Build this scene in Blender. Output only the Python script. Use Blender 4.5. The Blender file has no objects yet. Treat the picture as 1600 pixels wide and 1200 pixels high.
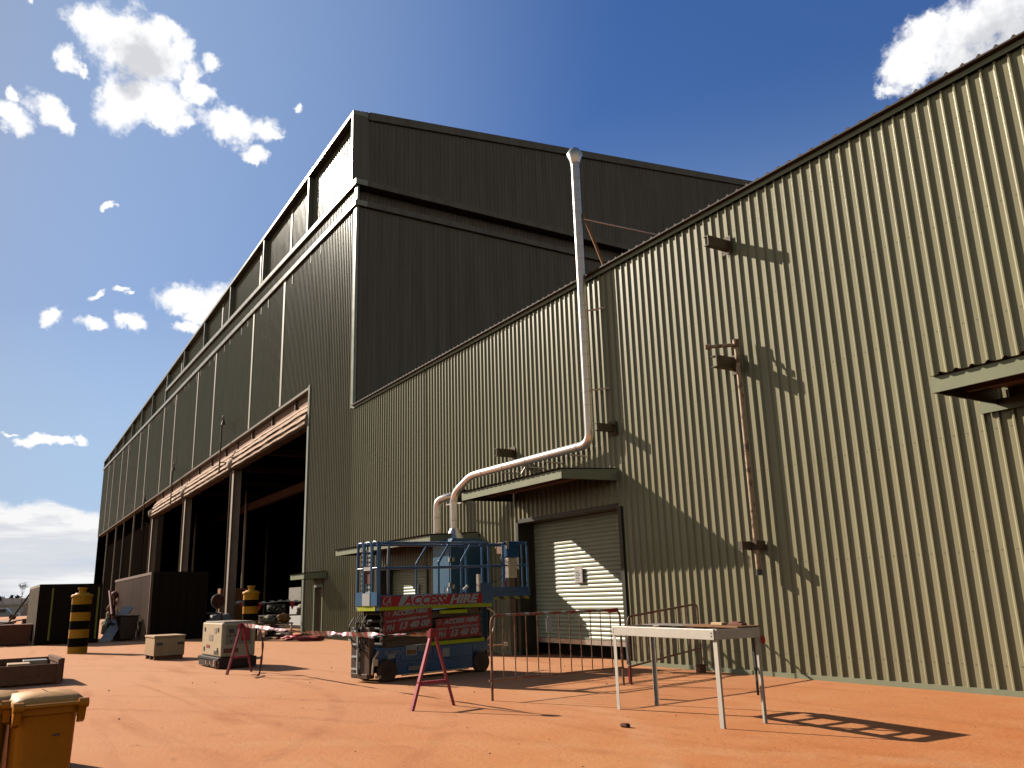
import bpy, bmesh, math, random
from mathutils import Vector, Matrix, noise
random.seed(7)
S = bpy.context.scene
C = S.collection
D = 11.75                                   # the long wall stands on the plane y = D
PI = math.pi
SUN_AZ, SUN_EL = math.radians(66.0), math.radians(27.5)   # light travels towards (sin az, cos az)

# ------------------------------------------------------------------ mesh helper
class MB:
    def __init__(s): s.v=[]; s.f=[]; s.m=[]; s.sm=[]
    def add(s, vs, fs, mi=0, sm=False):
        o=len(s.v); s.v += [tuple(p) for p in vs]
        for f in fs:
            s.f.append(tuple(i+o for i in f)); s.m.append(mi); s.sm.append(sm)
        return s
    def box(s, x0,x1,y0,y1,z0,z1, mi=0):
        v=[(x0,y0,z0),(x1,y0,z0),(x1,y1,z0),(x0,y1,z0),(x0,y0,z1),(x1,y0,z1),(x1,y1,z1),(x0,y1,z1)]
        return s.add(v,[(0,3,2,1),(4,5,6,7),(0,1,5,4),(1,2,6,5),(2,3,7,6),(3,0,4,7)],mi)
    def hexa(s, b, t, mi=0):
        """b, t: four bottom and four top corners, counter clockwise from above"""
        return s.add(list(b)+list(t),[(0,3,2,1),(4,5,6,7),(0,1,5,4),(1,2,6,5),(2,3,7,6),(3,0,4,7)],mi)
    def bar(s, p, q, w, h, mi=0, up=(0,0,1)):
        p=Vector(p); q=Vector(q); d=(q-p).normalized(); u=Vector(up)
        if abs(d.dot(u))>.98: u=Vector((1,0,0)) if abs(d.x)<.9 else Vector((0,1,0))
        a=d.cross(u).normalized(); b=a.cross(d).normalized()
        vs=[]
        for c in (p,q):
            for sa,sb in ((-1,-1),(1,-1),(1,1),(-1,1)): vs.append(c+a*(sa*w/2)+b*(sb*h/2))
        return s.add(vs,[(0,3,2,1),(4,5,6,7),(0,1,5,4),(1,2,6,5),(2,3,7,6),(3,0,4,7)],mi)
    def tube(s, pts, r, seg=10, mi=0, cap=True):
        pts=[Vector(p) for p in pts]; n=len(pts)
        rr=r if isinstance(r,(list,tuple)) else [r]*n
        ref=None; rings=[]
        for i in range(n):
            d=(pts[min(i+1,n-1)]-pts[max(i-1,0)]).normalized()
            if ref is None:
                ref=d.cross(Vector((0,0,1)))
                if ref.length<.05: ref=d.cross(Vector((0,1,0)))
            ref=(ref-d*ref.dot(d)).normalized(); b=d.cross(ref)
            rings.append([pts[i]+(ref*math.cos(2*PI*k/seg)+b*math.sin(2*PI*k/seg))*rr[i] for k in range(seg)])
        vs=[p for R in rings for p in R]; fs=[]
        for i in range(n-1):
            for k in range(seg):
                a=i*seg+k; b2=i*seg+(k+1)%seg
                fs.append((a,b2,b2+seg,a+seg))
        s.add(vs,fs,mi,True)
        if cap:
            s.add(rings[0],[tuple(range(seg))[::-1]],mi); s.add(rings[-1],[tuple(range(seg))],mi)
        return s
    def cyl(s,p,q,r,seg=16,mi=0,r2=None): return s.tube([p,q],[r,r if r2 is None else r2],seg,mi)
    def quad(s,a,b,c,d,mi=0): return s.add([a,b,c,d],[(0,1,2,3)],mi)
    def blob(s, c, r, n=2, amp=.25, mi=0, seed=0, flat=1.0):
        bm=bmesh.new(); bmesh.ops.create_icosphere(bm,subdivisions=n,radius=1)
        vs=[]
        for v in bm.verts:
            k=1+amp*noise.noise(v.co*1.7+Vector((seed*3.1,seed*1.7,seed)))
            p=v.co*k; vs.append((c[0]+p.x*r[0],c[1]+p.y*r[1],c[2]+max(p.z,-flat)*r[2]))
        fs=[[v.index for v in f.verts] for f in bm.faces]; bm.free()
        return s.add(vs,fs,mi,True)
    def xf(s, M):
        s.v=[tuple(M@Vector(p)) for p in s.v]; return s
    def split(s):
        key={}; par={}
        def find(a):
            while par[a]!=a: par[a]=par[par[a]]; a=par[a]
            return a
        idx=[]
        for p in s.v:
            k=(round(p[0],5),round(p[1],5),round(p[2],5)); key.setdefault(k,len(key)); idx.append(key[k])
        for i in range(len(key)): par[i]=i
        for f in s.f:
            for v in f[1:]: par[find(idx[v])]=find(idx[f[0]])
        groups={}
        for fi,f in enumerate(s.f): groups.setdefault(find(idx[f[0]]),[]).append(fi)
        out=[]
        for fs in groups.values():
            q=MB(); mp={}
            for fi in fs:
                t=[]
                for v in s.f[fi]:
                    if v not in mp: mp[v]=len(q.v); q.v.append(s.v[v])
                    t.append(mp[v])
                q.f.append(tuple(t)); q.m.append(s.m[fi]); q.sm.append(s.sm[fi])
            out.append(q)
        return out
    def build(s, name, mats, parent=None, bevel=0, label=None, split=False):
        if split:
            return [q.build(name,mats,parent,bevel,label) for q in s.split()][-1]
        me=bpy.data.meshes.new(name); me.from_pydata(s.v,[],s.f)
        if not isinstance(mats,(list,tuple)): mats=[mats]
        for m in mats: me.materials.append(m)
        me.polygons.foreach_set('material_index',s.m); me.polygons.foreach_set('use_smooth',s.sm)
        me.update()
        o=bpy.data.objects.new(name,me); C.objects.link(o)
        if parent is not None: o.parent=parent
        if bevel:
            b=o.modifiers.new('Bevel','BEVEL'); b.width=bevel; b.segments=2; b.limit_method='ANGLE'; b.angle_limit=math.radians(40)
        if label: o['label']=label
        return o

def tag(o,label,cat,group=None,kind=None):
    if label: o['label']=label
    if cat: o['category']=cat
    if group: o['group']=group
    if kind: o['kind']=kind
    return o
def thing(name,label,cat,loc=(0,0,0),rz=0,group=None):
    o=bpy.data.objects.new(name,None); C.objects.link(o)
    o.location=loc; o.rotation_euler=(0,0,rz); o.empty_display_size=.2
    return tag(o,label,cat,group)
def dup(root,loc,rz,label):
    r=root.copy(); C.objects.link(r); r.location=loc; r.rotation_euler=(0,0,rz); r['label']=label
    for ch in list(root.children):
        c=ch.copy(); C.objects.link(c); c.parent=r
        for g in list(ch.children):
            d=g.copy(); C.objects.link(d); d.parent=c
    return r
def bend(pts, r, n=6):
    """polyline with rounded corners"""
    pts=[Vector(p) for p in pts]; out=[pts[0]]
    for i in range(1,len(pts)-1):
        p=pts[i]; a=(pts[i-1]-p); b=(pts[i+1]-p); k=min(r,a.length*.49,b.length*.49)
        A=p+a.normalized()*k; B=p+b.normalized()*k
        for j in range(n+1):
            t=j/n; out.append(A*(1-t)**2+p*2*t*(1-t)+B*t*t)
    out.append(pts[-1]); return out

# ------------------------------------------------------------------ materials
def nt(name):
    m=bpy.data.materials.new(name); m.use_nodes=True
    return m,m.node_tree.nodes,m.node_tree.links,m.node_tree.nodes['Principled BSDF']
DUST=(0.42,0.17,0.08,1)
def mat(name,col,rough=.6,metal=0.,var=.12,scale=3.,bump=0.,bscale=40.,dust=0.,dust_h=1.2,streak=False,spec=.5,emit=0,rvar=.1,rust=0.,rustcol=(.12,.045,.02,1),coat=0.):
    m,N,L,P=nt(name)
    P.inputs['Roughness'].default_value=rough; P.inputs['Metallic'].default_value=metal
    P.inputs['Specular IOR Level'].default_value=spec
    if coat: P.inputs['Coat Weight'].default_value=coat; P.inputs['Coat Roughness'].default_value=.15
    geo=N.new('ShaderNodeNewGeometry')
    mp=N.new('ShaderNodeMapping'); L.new(geo.outputs['Position'],mp.inputs['Vector'])
    if streak: mp.inputs['Scale'].default_value=(1,1,.06)
    n=N.new('ShaderNodeTexNoise'); n.inputs['Scale'].default_value=scale; n.inputs['Detail'].default_value=6; n.inputs['Roughness'].default_value=.65
    L.new(mp.outputs['Vector'],n.inputs['Vector'])
    mx=N.new('ShaderNodeMix'); mx.data_type='RGBA'
    a=[max(0,c*(1-var)) for c in col[:3]]+[1]; b=[min(1,c*(1+var)) for c in col[:3]]+[1]
    mx.inputs['A'].default_value=a; mx.inputs['B'].default_value=b
    r=N.new('ShaderNodeMapRange'); r.inputs['From Min'].default_value=.3; r.inputs['From Max'].default_value=.7
    L.new(n.outputs['Fac'],r.inputs['Value']); L.new(r.outputs['Result'],mx.inputs['Factor'])
    out=mx.outputs['Result']
    n2=N.new('ShaderNodeTexNoise'); n2.inputs['Scale'].default_value=2.3; n2.inputs['Detail'].default_value=8; n2.inputs['Roughness'].default_value=.7
    mp2=N.new('ShaderNodeMapping'); L.new(geo.outputs['Position'],mp2.inputs['Vector'])
    if streak: mp2.inputs['Scale'].default_value=(1.6,1.6,.12)
    L.new(mp2.outputs['Vector'],n2.inputs['Vector'])
    if rust:
        k=N.new('ShaderNodeMapRange'); k.inputs['From Min'].default_value=.62-rust*.3; k.inputs['From Max'].default_value=.72-rust*.25
        n3=N.new('ShaderNodeTexNoise'); n3.inputs['Scale'].default_value=9; n3.inputs['Detail'].default_value=8
        L.new(geo.outputs['Position'],n3.inputs['Vector']); L.new(n3.outputs['Fac'],k.inputs['Value'])
        m3=N.new('ShaderNodeMix'); m3.data_type='RGBA'; L.new(k.outputs['Result'],m3.inputs['Factor'])
        L.new(out,m3.inputs['A']); m3.inputs['B'].default_value=rustcol; out=m3.outputs['Result']
    if dust:
        sp=N.new('ShaderNodeSeparateXYZ'); L.new(geo.outputs['Position'],sp.inputs['Vector'])
        hr=N.new('ShaderNodeMapRange'); hr.inputs['From Min'].default_value=0; hr.inputs['From Max'].default_value=dust_h
        hr.inputs['To Min'].default_value=1; hr.inputs['To Max'].default_value=.25
        L.new(sp.outputs['Z'],hr.inputs['Value'])
        q=N.new('ShaderNodeMapRange'); q.inputs['From Min'].default_value=.25; q.inputs['From Max'].default_value=.75; L.new(n2.outputs['Fac'],q.inputs['Value'])
        mu=N.new('ShaderNodeMath'); mu.operation='MULTIPLY'; L.new(hr.outputs['Result'],mu.inputs[0]); L.new(q.outputs['Result'],mu.inputs[1])
        mu2=N.new('ShaderNodeMath'); mu2.operation='MULTIPLY'; L.new(mu.outputs[0],mu2.inputs[0]); mu2.inputs[1].default_value=dust
        m4=N.new('ShaderNodeMix'); m4.data_type='RGBA'; L.new(mu2.outputs[0],m4.inputs['Factor']); L.new(out,m4.inputs['A']); m4.inputs['B'].default_value=DUST
        out=m4.outputs['Result']
    L.new(out,P.inputs['Base Color'])
    rr=N.new('ShaderNodeMapRange'); rr.inputs['To Min'].default_value=max(.03,rough-rvar); rr.inputs['To Max'].default_value=min(1,rough+rvar)
    L.new(n2.outputs['Fac'],rr.inputs['Value']); L.new(rr.outputs['Result'],P.inputs['Roughness'])
    if bump:
        nb=N.new('ShaderNodeTexNoise'); nb.inputs['Scale'].default_value=bscale; nb.inputs['Detail'].default_value=5
        L.new(geo.outputs['Position'],nb.inputs['Vector'])
        bp=N.new('ShaderNodeBump'); bp.inputs['Strength'].default_value=bump; bp.inputs['Distance'].default_value=.02
        L.new(nb.outputs['Fac'],bp.inputs['Height']); L.new(bp.outputs['Normal'],P.inputs['Normal'])
    return m

GREEN=(.45,.415,.255)
M={}
M['clad']=mat('cladding_green',GREEN,.34,0,.15,5,.05,1.6,dust=.24,dust_h=6.0,streak=True)  # red tint low down mixes dust with painted bounce light off the ground
M['clad_far']=mat('cladding_green_facade',(.30,.285,.17),.29,0,.10,5,0,dust=.12,dust_h=6,streak=True)
M['clad_side']=mat('cladding_shade',(.235,.210,.175),.55,0,.2,3,0,dust=.03,streak=True,spec=.25)  # darker copy of the cladding: shade of the side wall put into the colour
M['reveal']=mat('reveal_dark',(.045,.045,.033),.5,0,.15,4)  # near-black stands for the shade inside the door recess
M['door']=mat('roller_door_green',(.58,.58,.43),.4,0,.08,3)
M['trim']=mat('trim_green',(.40,.41,.27),.42,0,.08,3,dust=.08,dust_h=4)
M['trim_pale']=mat('trim_pale',(.46,.46,.37),.27,0,.08,2)
M['trim_dark']=mat('trim_dark',(.30,.30,.23),.36,0,.1,2)
M['batten']=mat('batten_pale',(.52,.46,.36),.5,0,.12,2,dust=.15,dust_h=30)
M['roof']=mat('roof_dusty',(.075,.06,.045),.7,0,.25,6,dust=.12,dust_h=30)
M['soffit']=mat('soffit_brown',(.34,.18,.12),.7,0,.2,6)
M['dark']=mat('interior_dark',(.06,.045,.035),.9,0,.3,2,spec=.1)  # lining colour taken this dark to make the interiors look unlit
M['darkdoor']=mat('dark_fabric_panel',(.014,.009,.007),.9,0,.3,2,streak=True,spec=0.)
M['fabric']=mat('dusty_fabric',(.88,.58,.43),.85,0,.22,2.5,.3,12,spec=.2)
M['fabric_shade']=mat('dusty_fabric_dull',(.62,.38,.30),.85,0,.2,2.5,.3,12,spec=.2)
M['col']=mat('column_steel',(.62,.47,.37),.6,0,.15,4,dust=.2,dust_h=9)
M['redsteel']=mat('red_oxide_steel',(.07,.03,.02),.7,0,.2,4)
M['rusty']=mat('rusty_pipe',(.62,.44,.29),.5,.1,.2,10,rust=.35,rustcol=(.20,.11,.07,1))
M['bracket']=mat('bracket_brown',(.13,.10,.065),.6,.1,.2,10,rust=.3)
M['galv']=mat('galvanised_duct',(.72,.70,.69),.33,.85,.08,8,.05,30,rvar=.08)
M['galvdull']=mat('galvanised_dull',(.55,.53,.50),.45,.8,.15,8,.05,30,dust=.4,dust_h=3)
M['alu']=mat('aluminium_frame',(.86,.78,.68),.42,.10,.08,10,.03,60,dust=.25,dust_h=1.2)
M['ply']=mat('plywood',(.42,.20,.09),.8,0,.2,12)
M['blue']=mat('lift_blue',(.015,.13,.34),.35,0,.2,6,dust=.08,dust_h=1.4,coat=.3)
M['bluelite']=mat('lift_blue_rail',(.020,.19,.44),.35,0,.15,6,dust=.12,dust_h=3,coat=.3)
M['cabinet']=mat('cabinet_blue',(.03,.15,.27),.4,0,.12,3,dust=.15,dust_h=4)
M['darkmetal']=mat('dark_grey_steel',(.06,.05,.045),.55,.2,.25,8,dust=.3,dust_h=1.6)
M['scissor']=mat('scissor_arm_grey',(.10,.08,.068),.55,.1,.25,8,dust=.3,dust_h=1.6)
M['black']=mat('black_rubber',(.012,.011,.011),.7,0,.3,8,dust=.12,dust_h=1.0)
M['tyre']=mat('tyre_grey',(.05,.042,.038),.8,0,.25,10,dust=.4,dust_h=.6)
M['red']=mat('sign_red',(.72,.035,.045),.5,0,.12,4,dust=.1,dust_h=2)
M['redfaded']=mat('sign_red_dusty',(.50,.045,.055),.55,0,.2,5,dust=.3,dust_h=1.8)
M['white']=mat('sign_white',(.84,.80,.76),.55,0,.05,5)
M['whitefaded']=mat('sign_white_dusty',(.70,.60,.54),.6,0,.15,5)
M['hivis']=mat('hivis_yellow',(.85,.85,.03),.5,0,.1,6)
M['yellow']=mat('safety_yellow',(1.0,.40,.010),.6,0,.12,5,dust=.10,dust_h=1.5)
M['blackpaint']=mat('black_paint',(.010,.008,.007),.85,0,.3,5,spec=.08,dust=.01,dust_h=1.5)
M['bin']=mat('bin_yellow_plastic',(.88,.30,.006),.5,0,.12,3,.12,25,dust=.18,dust_h=1.3)
M['binlid']=mat('bin_lid_plastic',(.98,.48,.13),.6,0,.12,3,.1,25,dust=.4,dust_h=3)
M['bingreen']=mat('bin_dark_green',(.022,.03,.02),.55,0,.2,3,dust=.25,dust_h=1)
M['timber']=mat('dark_timber',(.28,.125,.07),.8,0,.35,9,.4,30,dust=.4,dust_h=1)
M['palewood']=mat('pale_toolbox',(.95,.61,.35),.6,0,.08,5,dust=.55,dust_h=.9)
M['cream']=mat('generator_cream',(.96,.73,.48),.45,0,.06,5,dust=.3,dust_h=1.2)
M['pinkred']=mat('trestle_red',(.82,.12,.17),.5,0,.15,8,dust=.35,dust_h=.7)
M['barrier']=mat('barrier_galv_dusty',(.34,.21,.15),.6,.3,.25,14,rust=.45,rustcol=(.20,.08,.045,1))
M['contshade']=mat('container_shade',(.008,.0075,.007),.7,0,.3,3,dust=.03,dust_h=2,spec=.15)  # ends face away from the sun; their shade is painted in as near-black
M['contbrown']=mat('container_brown',(.26,.165,.125),.6,0,.2,3,dust=.3,dust_h=3,streak=True)
M['conttan']=mat('container_tan',(.50,.42,.33),.6,0,.15,3,dust=.3,dust_h=3)
M['grip']=mat('grey_sheet',(.46,.43,.39),.5,.3,.15,4,dust=.3,dust_h=2)
M['orangebox']=mat('orange_brown_box',(.40,.17,.05),.6,0,.15,5,dust=.3,dust_h=2)
M['rustred']=mat('rust_red_steel',(.28,.10,.065),.75,0,.3,6,dust=.5,dust_h=1)
M['cloth']=mat('pale_cloth',(.52,.45,.30),.9,0,.25,9,.5,20)
M['hose']=mat('black_hose',(.02,.02,.02),.5,0,.2,5)
M['dial']=mat('dark_grey_plastic',(.07,.07,.07),.5,0,.2,5)
M['shrub']=mat('scrub_leaf',(.060,.040,.028),.9,0,.4,.5,spec=.1)
M['stone']=mat('stone_red',(.16,.06,.03),.9,0,.4,20)

def cloth_stripes(name,c1,c2,period,axis_vec):
    """red and white barrier tape: stripes run along an object axis"""
    m,N,L,P=nt(name); P.inputs['Roughness'].default_value=.35
    tc=N.new('ShaderNodeTexCoord'); d=N.new('ShaderNodeVectorMath'); d.operation='DOT_PRODUCT'
    L.new(tc.outputs['Object'],d.inputs[0]); d.inputs[1].default_value=axis_vec
    mo=N.new('ShaderNodeMath'); mo.operation='PINGPONG'; L.new(d.outputs['Value'],mo.inputs[0]); mo.inputs[1].default_value=period
    g=N.new('ShaderNodeMath'); g.operation='GREATER_THAN'; L.new(mo.outputs[0],g.inputs[0]); g.inputs[1].default_value=period/2
    mx=N.new('ShaderNodeMix'); mx.data_type='RGBA'; mx.inputs['A'].default_value=c1; mx.inputs['B'].default_value=c2
    L.new(g.outputs[0],mx.inputs['Factor']); L.new(mx.outputs['Result'],P.inputs['Base Color']); return m
M['tape']=cloth_stripes('barrier_tape',(.62,.07,.09,1),(.80,.70,.66,1),.12,(1,0.3,0.3))
M['hazard']=cloth_stripes('hazard_stripes',(.02,.018,.016,1),(.60,.46,.10,1),.10,(.7,0,.7))

def ground_mat():
    m,N,L,P=nt('red_earth_ground')
    geo=N.new('ShaderNodeNewGeometry'); pos=geo.outputs['Position']
    def noi(scale,detail=6,rough=.6,stretch=None,rot=0,dist=0):
        v=pos
        if stretch or rot:
            mp=N.new('ShaderNodeMapping'); mp.inputs['Scale'].default_value=stretch or (1,1,1); mp.inputs['Rotation'].default_value=(0,0,rot)
            L.new(pos,mp.inputs['Vector']); v=mp.outputs['Vector']
        n=N.new('ShaderNodeTexNoise'); n.inputs['Scale'].default_value=scale; n.inputs['Detail'].default_value=detail; n.inputs['Roughness'].default_value=rough; n.inputs['Distortion'].default_value=dist
        L.new(v,n.inputs['Vector']); return n.outputs['Fac']
    def rng(x,a,b,c=0,d=1):
        r=N.new('ShaderNodeMapRange'); r.inputs['From Min'].default_value=a; r.inputs['From Max'].default_value=b; r.inputs['To Min'].default_value=c; r.inputs['To Max'].default_value=d
        L.new(x,r.inputs['Value']); return r.outputs['Result']
    def mix(f,a,b,t='MIX'):
        x=N.new('ShaderNodeMix'); x.data_type='RGBA'; x.blend_type=t; L.new(f,x.inputs['Factor'])
        for k,s in (('A',a),('B',b)):
            if isinstance(s,tuple): x.inputs[k].default_value=s
            else: L.new(s,x.inputs[k])
        return x.outputs['Result']
    base=mix(rng(noi(.22,5,.6,dist=.6),.32,.68),(.80,.255,.070,1),(.90,.36,.135,1))
    sx_=N.new('ShaderNodeSeparateXYZ'); L.new(pos,sx_.inputs['Vector'])
    ad0=N.new('ShaderNodeMath'); ad0.operation='MULTIPLY_ADD'; L.new(noi(.35,5,.6),ad0.inputs[0]); ad0.inputs[1].default_value=14; L.new(sx_.outputs['X'],ad0.inputs[2])
    base=mix(rng(ad0.outputs[0],2,-12,0,.85),base,(.95,.47,.255,1))
    base=mix(rng(noi(1.3,7,.65),.45,.75,0,.55),base,(.95,.46,.215,1))          # pale dust
    base=mix(rng(noi(.55,6,.6,(.22,1.6,1),.45,1.0),.56,.70,0,.50),base,(.56,.165,.050,1)) # tyre drag marks
    base=mix(rng(noi(.5,6,.6,(.18,1.9,1),-.75,1.2),.57,.72,0,.40),base,(.60,.19,.06,1))
    base=mix(rng(noi(2.6,8,.7,(.5,1.4,1),.3,.5),.60,.74,0,.55),base,(.40,.13,.055,1))
    base=mix(rng(noi(9,6,.7),.62,.76,0,.6),base,(.33,.11,.05,1))
    def track(cx,cy,r,w,k,c):
        nonlocal base
        sb=N.new('ShaderNodeVectorMath'); sb.operation='SUBTRACT'; L.new(pos,sb.inputs[0]); sb.inputs[1].default_value=(cx,cy,0)
        ln=N.new('ShaderNodeVectorMath'); ln.operation='LENGTH'; L.new(sb.outputs[0],ln.inputs[0])
        a1=N.new('ShaderNodeMath'); a1.operation='MULTIPLY_ADD'; L.new(noi(.8,4,.6),a1.inputs[0]); a1.inputs[1].default_value=.25; L.new(ln.outputs['Value'],a1.inputs[2])
        a2=N.new('ShaderNodeMath'); a2.operation='SUBTRACT'; L.new(a1.outputs[0],a2.inputs[0]); a2.inputs[1].default_value=r+.12
        a3=N.new('ShaderNodeMath'); a3.operation='ABSOLUTE'; L.new(a2.outputs[0],a3.inputs[0])
        a4=N.new('ShaderNodeMath'); a4.operation='MULTIPLY'; L.new(rng(a3.outputs[0],w*.4,w,k,0),a4.inputs[0]); L.new(rng(noi(2.2,6,.7),.38,.62),a4.inputs[1])
        base=mix(a4.outputs[0],base,c)
    for (cx,cy,r) in ((-4,-11,16.5),(-4,-11,18.1),(-16,-6,11.2),(-16,-6,12.7),(6,-3,12.0),(6,-3,13.5)):
        track(cx,cy,r,.15,.30,(.47,.14,.048,1))
    track(-12,-2,9.4,.22,.45,(.97,.52,.27,1)); track(2,-6,14.6,.25,.4,(.95,.48,.22,1))
    base=mix(rng(noi(60,4,.7),.35,.7,0,.22),base,(.86,.46,.27,1))
    L.new(base,P.inputs['Base Color']); P.inputs['Roughness'].default_value=.92; P.inputs['Specular IOR Level'].default_value=.2
    ad=N.new('ShaderNodeMath'); ad.operation='ADD'; L.new(noi(14,8,.7),ad.inputs[0])
    sc=N.new('ShaderNodeMath'); sc.operation='MULTIPLY'; L.new(noi(70,4,.7),sc.inputs[0]); sc.inputs[1].default_value=.35
    L.new(sc.outputs[0],ad.inputs[1])
    bp=N.new('ShaderNodeBump'); bp.inputs['Strength'].default_value=.42; bp.inputs['Distance'].default_value=.03
    L.new(ad.outputs[0],bp.inputs['Height']); L.new(bp.outputs['Normal'],P.inputs['Normal'])
    return m
M['ground']=ground_mat()
M['floor']=mat('dimmed_floor',(.07,.04,.028),.85,0,.3,2,.2,8,spec=.1)  # floor colour darkened so that the hangar inside stays gloomy
M['hill']=mat('scrub_hill',(.040,.024,.018),.95,0,.4,.05,spec=.1)

# ------------------------------------------------------------------ text
def text_mb(mb,txt,size,origin,ux,uz,mi=0,shear=0,offset=0.,fitw=None,lift=.004):
    """flat lettering added to mb: origin = lower left, ux = reading direction, uz = up"""
    cu=bpy.data.curves.new('t','FONT'); cu.body=txt; cu.size=size; cu.shear=shear; cu.offset=offset; cu.resolution_u=2
    o=bpy.data.objects.new('t',cu); C.objects.link(o)
    dg=bpy.context.evaluated_depsgraph_get(); me=bpy.data.meshes.new_from_object(o.evaluated_get(dg))
    xs=[v.co.x for v in me.vertices] or [0,1]
    k=(fitw/(max(xs)-min(xs))) if fitw else 1.; x0=min(xs)
    ux=Vector(ux); uz=Vector(uz); nn=ux.cross(uz).normalized(); og=Vector(origin)
    mb.add([og+ux*((v.co.x-x0)*k)+uz*v.co.y+nn*lift for v in me.vertices],[tuple(p.vertices) for p in me.polygons],mi)
    bpy.data.objects.remove(o); bpy.data.meshes.remove(me); bpy.data.curves.remove(cu)

# ------------------------------------------------------------------ cladding
def ribprofile(x0,x1,pitch=.205,h=.037):
    """(x, outward offset) along the sheet: wide pans, narrow ribs"""
    out=[(x0,0)]; k=math.ceil((x0+.001)/pitch)
    while True:
        a=k*pitch
        pts=[(a-.060,0),(a-.026,h),(a-.004,h),(a+.018,0)]
        if pts[0][0]>=x1: break
        for p in pts:
            if x0<p[0]<x1: out.append(p)
        k+=1
    out.append((x1,0)); return out
def sheet(mb,x0,x1,zb,zt,y=D,pitch=.205,h=.037,mi=0):
    fb=zb if callable(zb) else (lambda x:zb); ft=zt if callable(zt) else (lambda x:zt)
    pr=ribprofile(x0,x1,pitch,h); vs=[]
    for x,d in pr: vs+= [(x,y-d,fb(x)),(x,y-d,ft(x))]
    mb.add(vs,[(2*i,2*i+2,2*i+3,2*i+1) for i in range(len(pr)-1)],mi)
def sheet_side(mb,y0,y1,zb,zt,x,pitch=.205,h=.035,mi=0):
    fb=zb if callable(zb) else (lambda q:zb); ft=zt if callable(zt) else (lambda q:zt)
    pr=ribprofile(y0,y1,pitch,h); vs=[]
    for q,d in pr: vs+= [(x+d,q,fb(q)),(x+d,q,ft(q))]
    mb.add(vs,[(2*i,2*i+2,2*i+3,2*i+1) for i in range(len(pr)-1)],mi)

XC=-30.6; XE=-121.0; XJ=-36.05           # hangar near corner, far end, near door jamb
def lin(x,xa,a,xb,b): return a+(b-a)*(x-xa)/(xb-xa)
zlow =lambda x: lin(x,XC,17.70,XE,18.98)  # lower band, underside
zup  =lambda x: lin(x,XC,18.68,-75.3,19.55)
ztop =lambda x: lin(x,XC,22.55,XE,20.22)
zfas =lambda x: lin(x,XJ,11.05,XE,10.40)
zside=lambda y: 22.55+(y-D)*.1185 if y<D+45 else 22.55+45*.1185-(y-D-45)*.1185

# =================================================================== HANGAR
hg=thing('hangar','very tall dark green ribbed metal hangar with huge open doorway and panelled parapet','hangar',(-60,D,0))
hg_inv=Matrix.Translation((60,-D,0))
def hpart(mb,name,mats,parent=None,**k):
    if parent is None or parent is hg: mb.xf(hg_inv); return mb.build(name,mats,hg,**k)
    mb.xf(hg_inv); return mb.build(name,mats,parent,**k)
m=MB()
PDX0,PDX1,PDZ=-34.55,-33.62,2.02
sheet(m,XJ,PDX0,0,zlow); sheet(m,PDX0,PDX1,PDZ,zlow); sheet(m,PDX1,XC,0,zlow)
sheet(m,XE,XJ,zfas,zlow)
sheet(m,XE,XC,zlow,lambda x: zup(max(x,-75.3)) if x>-75.3 else zlow(x)+.05,D+.02)
sheet(m,-75.3,XC-.4,zup,lambda x: ztop(x)-.15,D+.24); sheet(m,XE,-75.3,zlow,lambda x: ztop(x)-.12,D+.24)
hpart(m,'front_cladding',M['clad_far'])
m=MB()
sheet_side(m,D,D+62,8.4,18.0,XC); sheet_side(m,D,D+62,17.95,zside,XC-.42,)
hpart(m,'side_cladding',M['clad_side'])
# bands: box section running along the front and round the corner
def band(z0f,x_end,name,hh=.26):
    m=MB(); o=.16; xa=XC+.16
    m.hexa([(x_end,D-o,z0f(x_end)),(xa,D-o,z0f(XC)),(xa,D+.4,z0f(XC)),(x_end,D+.4,z0f(x_end))],
           [(x_end,D-o,z0f(x_end)+hh),(xa,D-o,z0f(XC)+hh),(xa,D+.4,z0f(XC)+hh),(x_end,D+.4,z0f(x_end)+hh)])
    r=hpart(m,name,M['trim_pale'],bevel=.02)
    m=MB(); m.box(XC-.45,XC+.158,D+.402,D+62,z0f(XC),z0f(XC)+hh)
    hpart(m,'side_band',M['clad_side'])
band(zlow,XE,'front_band'); band(zup,-75.3,'front_band')
m=MB(); m.box(-75.55,-75.305,D-.16,D+.4,zlow(-75.4)+.3,zup(-75.3)+.26); m.box(-75.5,-75.3,D-.10,D+.4,zup(-75.3)+.262,ztop(-75.4)-.3)
hpart(m,'front_band_return',M['trim_pale'])
# parapet cap and fins
m=MB(); xa=XC-.38
for (x0,x1) in ((XE-.1,xa),):
    m.hexa([(x0,D-.12,ztop(x0)-.20),(x1,D-.12,ztop(x1)-.20),(x1,D+.6,ztop(x1)-.20),(x0,D+.6,ztop(x0)-.20)],
           [(x0,D-.12,ztop(x0)),(x1,D-.12,ztop(x1)),(x1,D+.6,ztop(x1)),(x0,D+.6,ztop(x0))])
hpart(m,'parapet_cap',M['trim_pale'],bevel=.02)
m=MB(); m.box(XC-.62,XC-.375,D-.10,D+.58,zup(XC)+.262,ztop(XC)-.205); hpart(m,'parapet_corner',M['clad_side'])
m=MB(); m.box(XC-.60,XC-.42,D-.125,D-.101,zup(XC)+.262,ztop(XC)-.2); hpart(m,'parapet_corner_trim',M['trim_pale'])
m=MB(); m.hexa([(xa-.1,D+.61,zside(D)-.35),(xa+.08,D+.61,zside(D)-.35),(xa+.08,D+45,zside(D+45)-.35),(xa-.1,D+45,zside(D+45)-.35)],
               [(xa-.1,D+.61,zside(D)+.03),(xa+.08,D+.61,zside(D)+.03),(xa+.08,D+45,zside(D+45)+.03),(xa-.1,D+45,zside(D+45)+.03)])
hpart(m,'side_capping',M['clad_side'])
first=None
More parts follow.
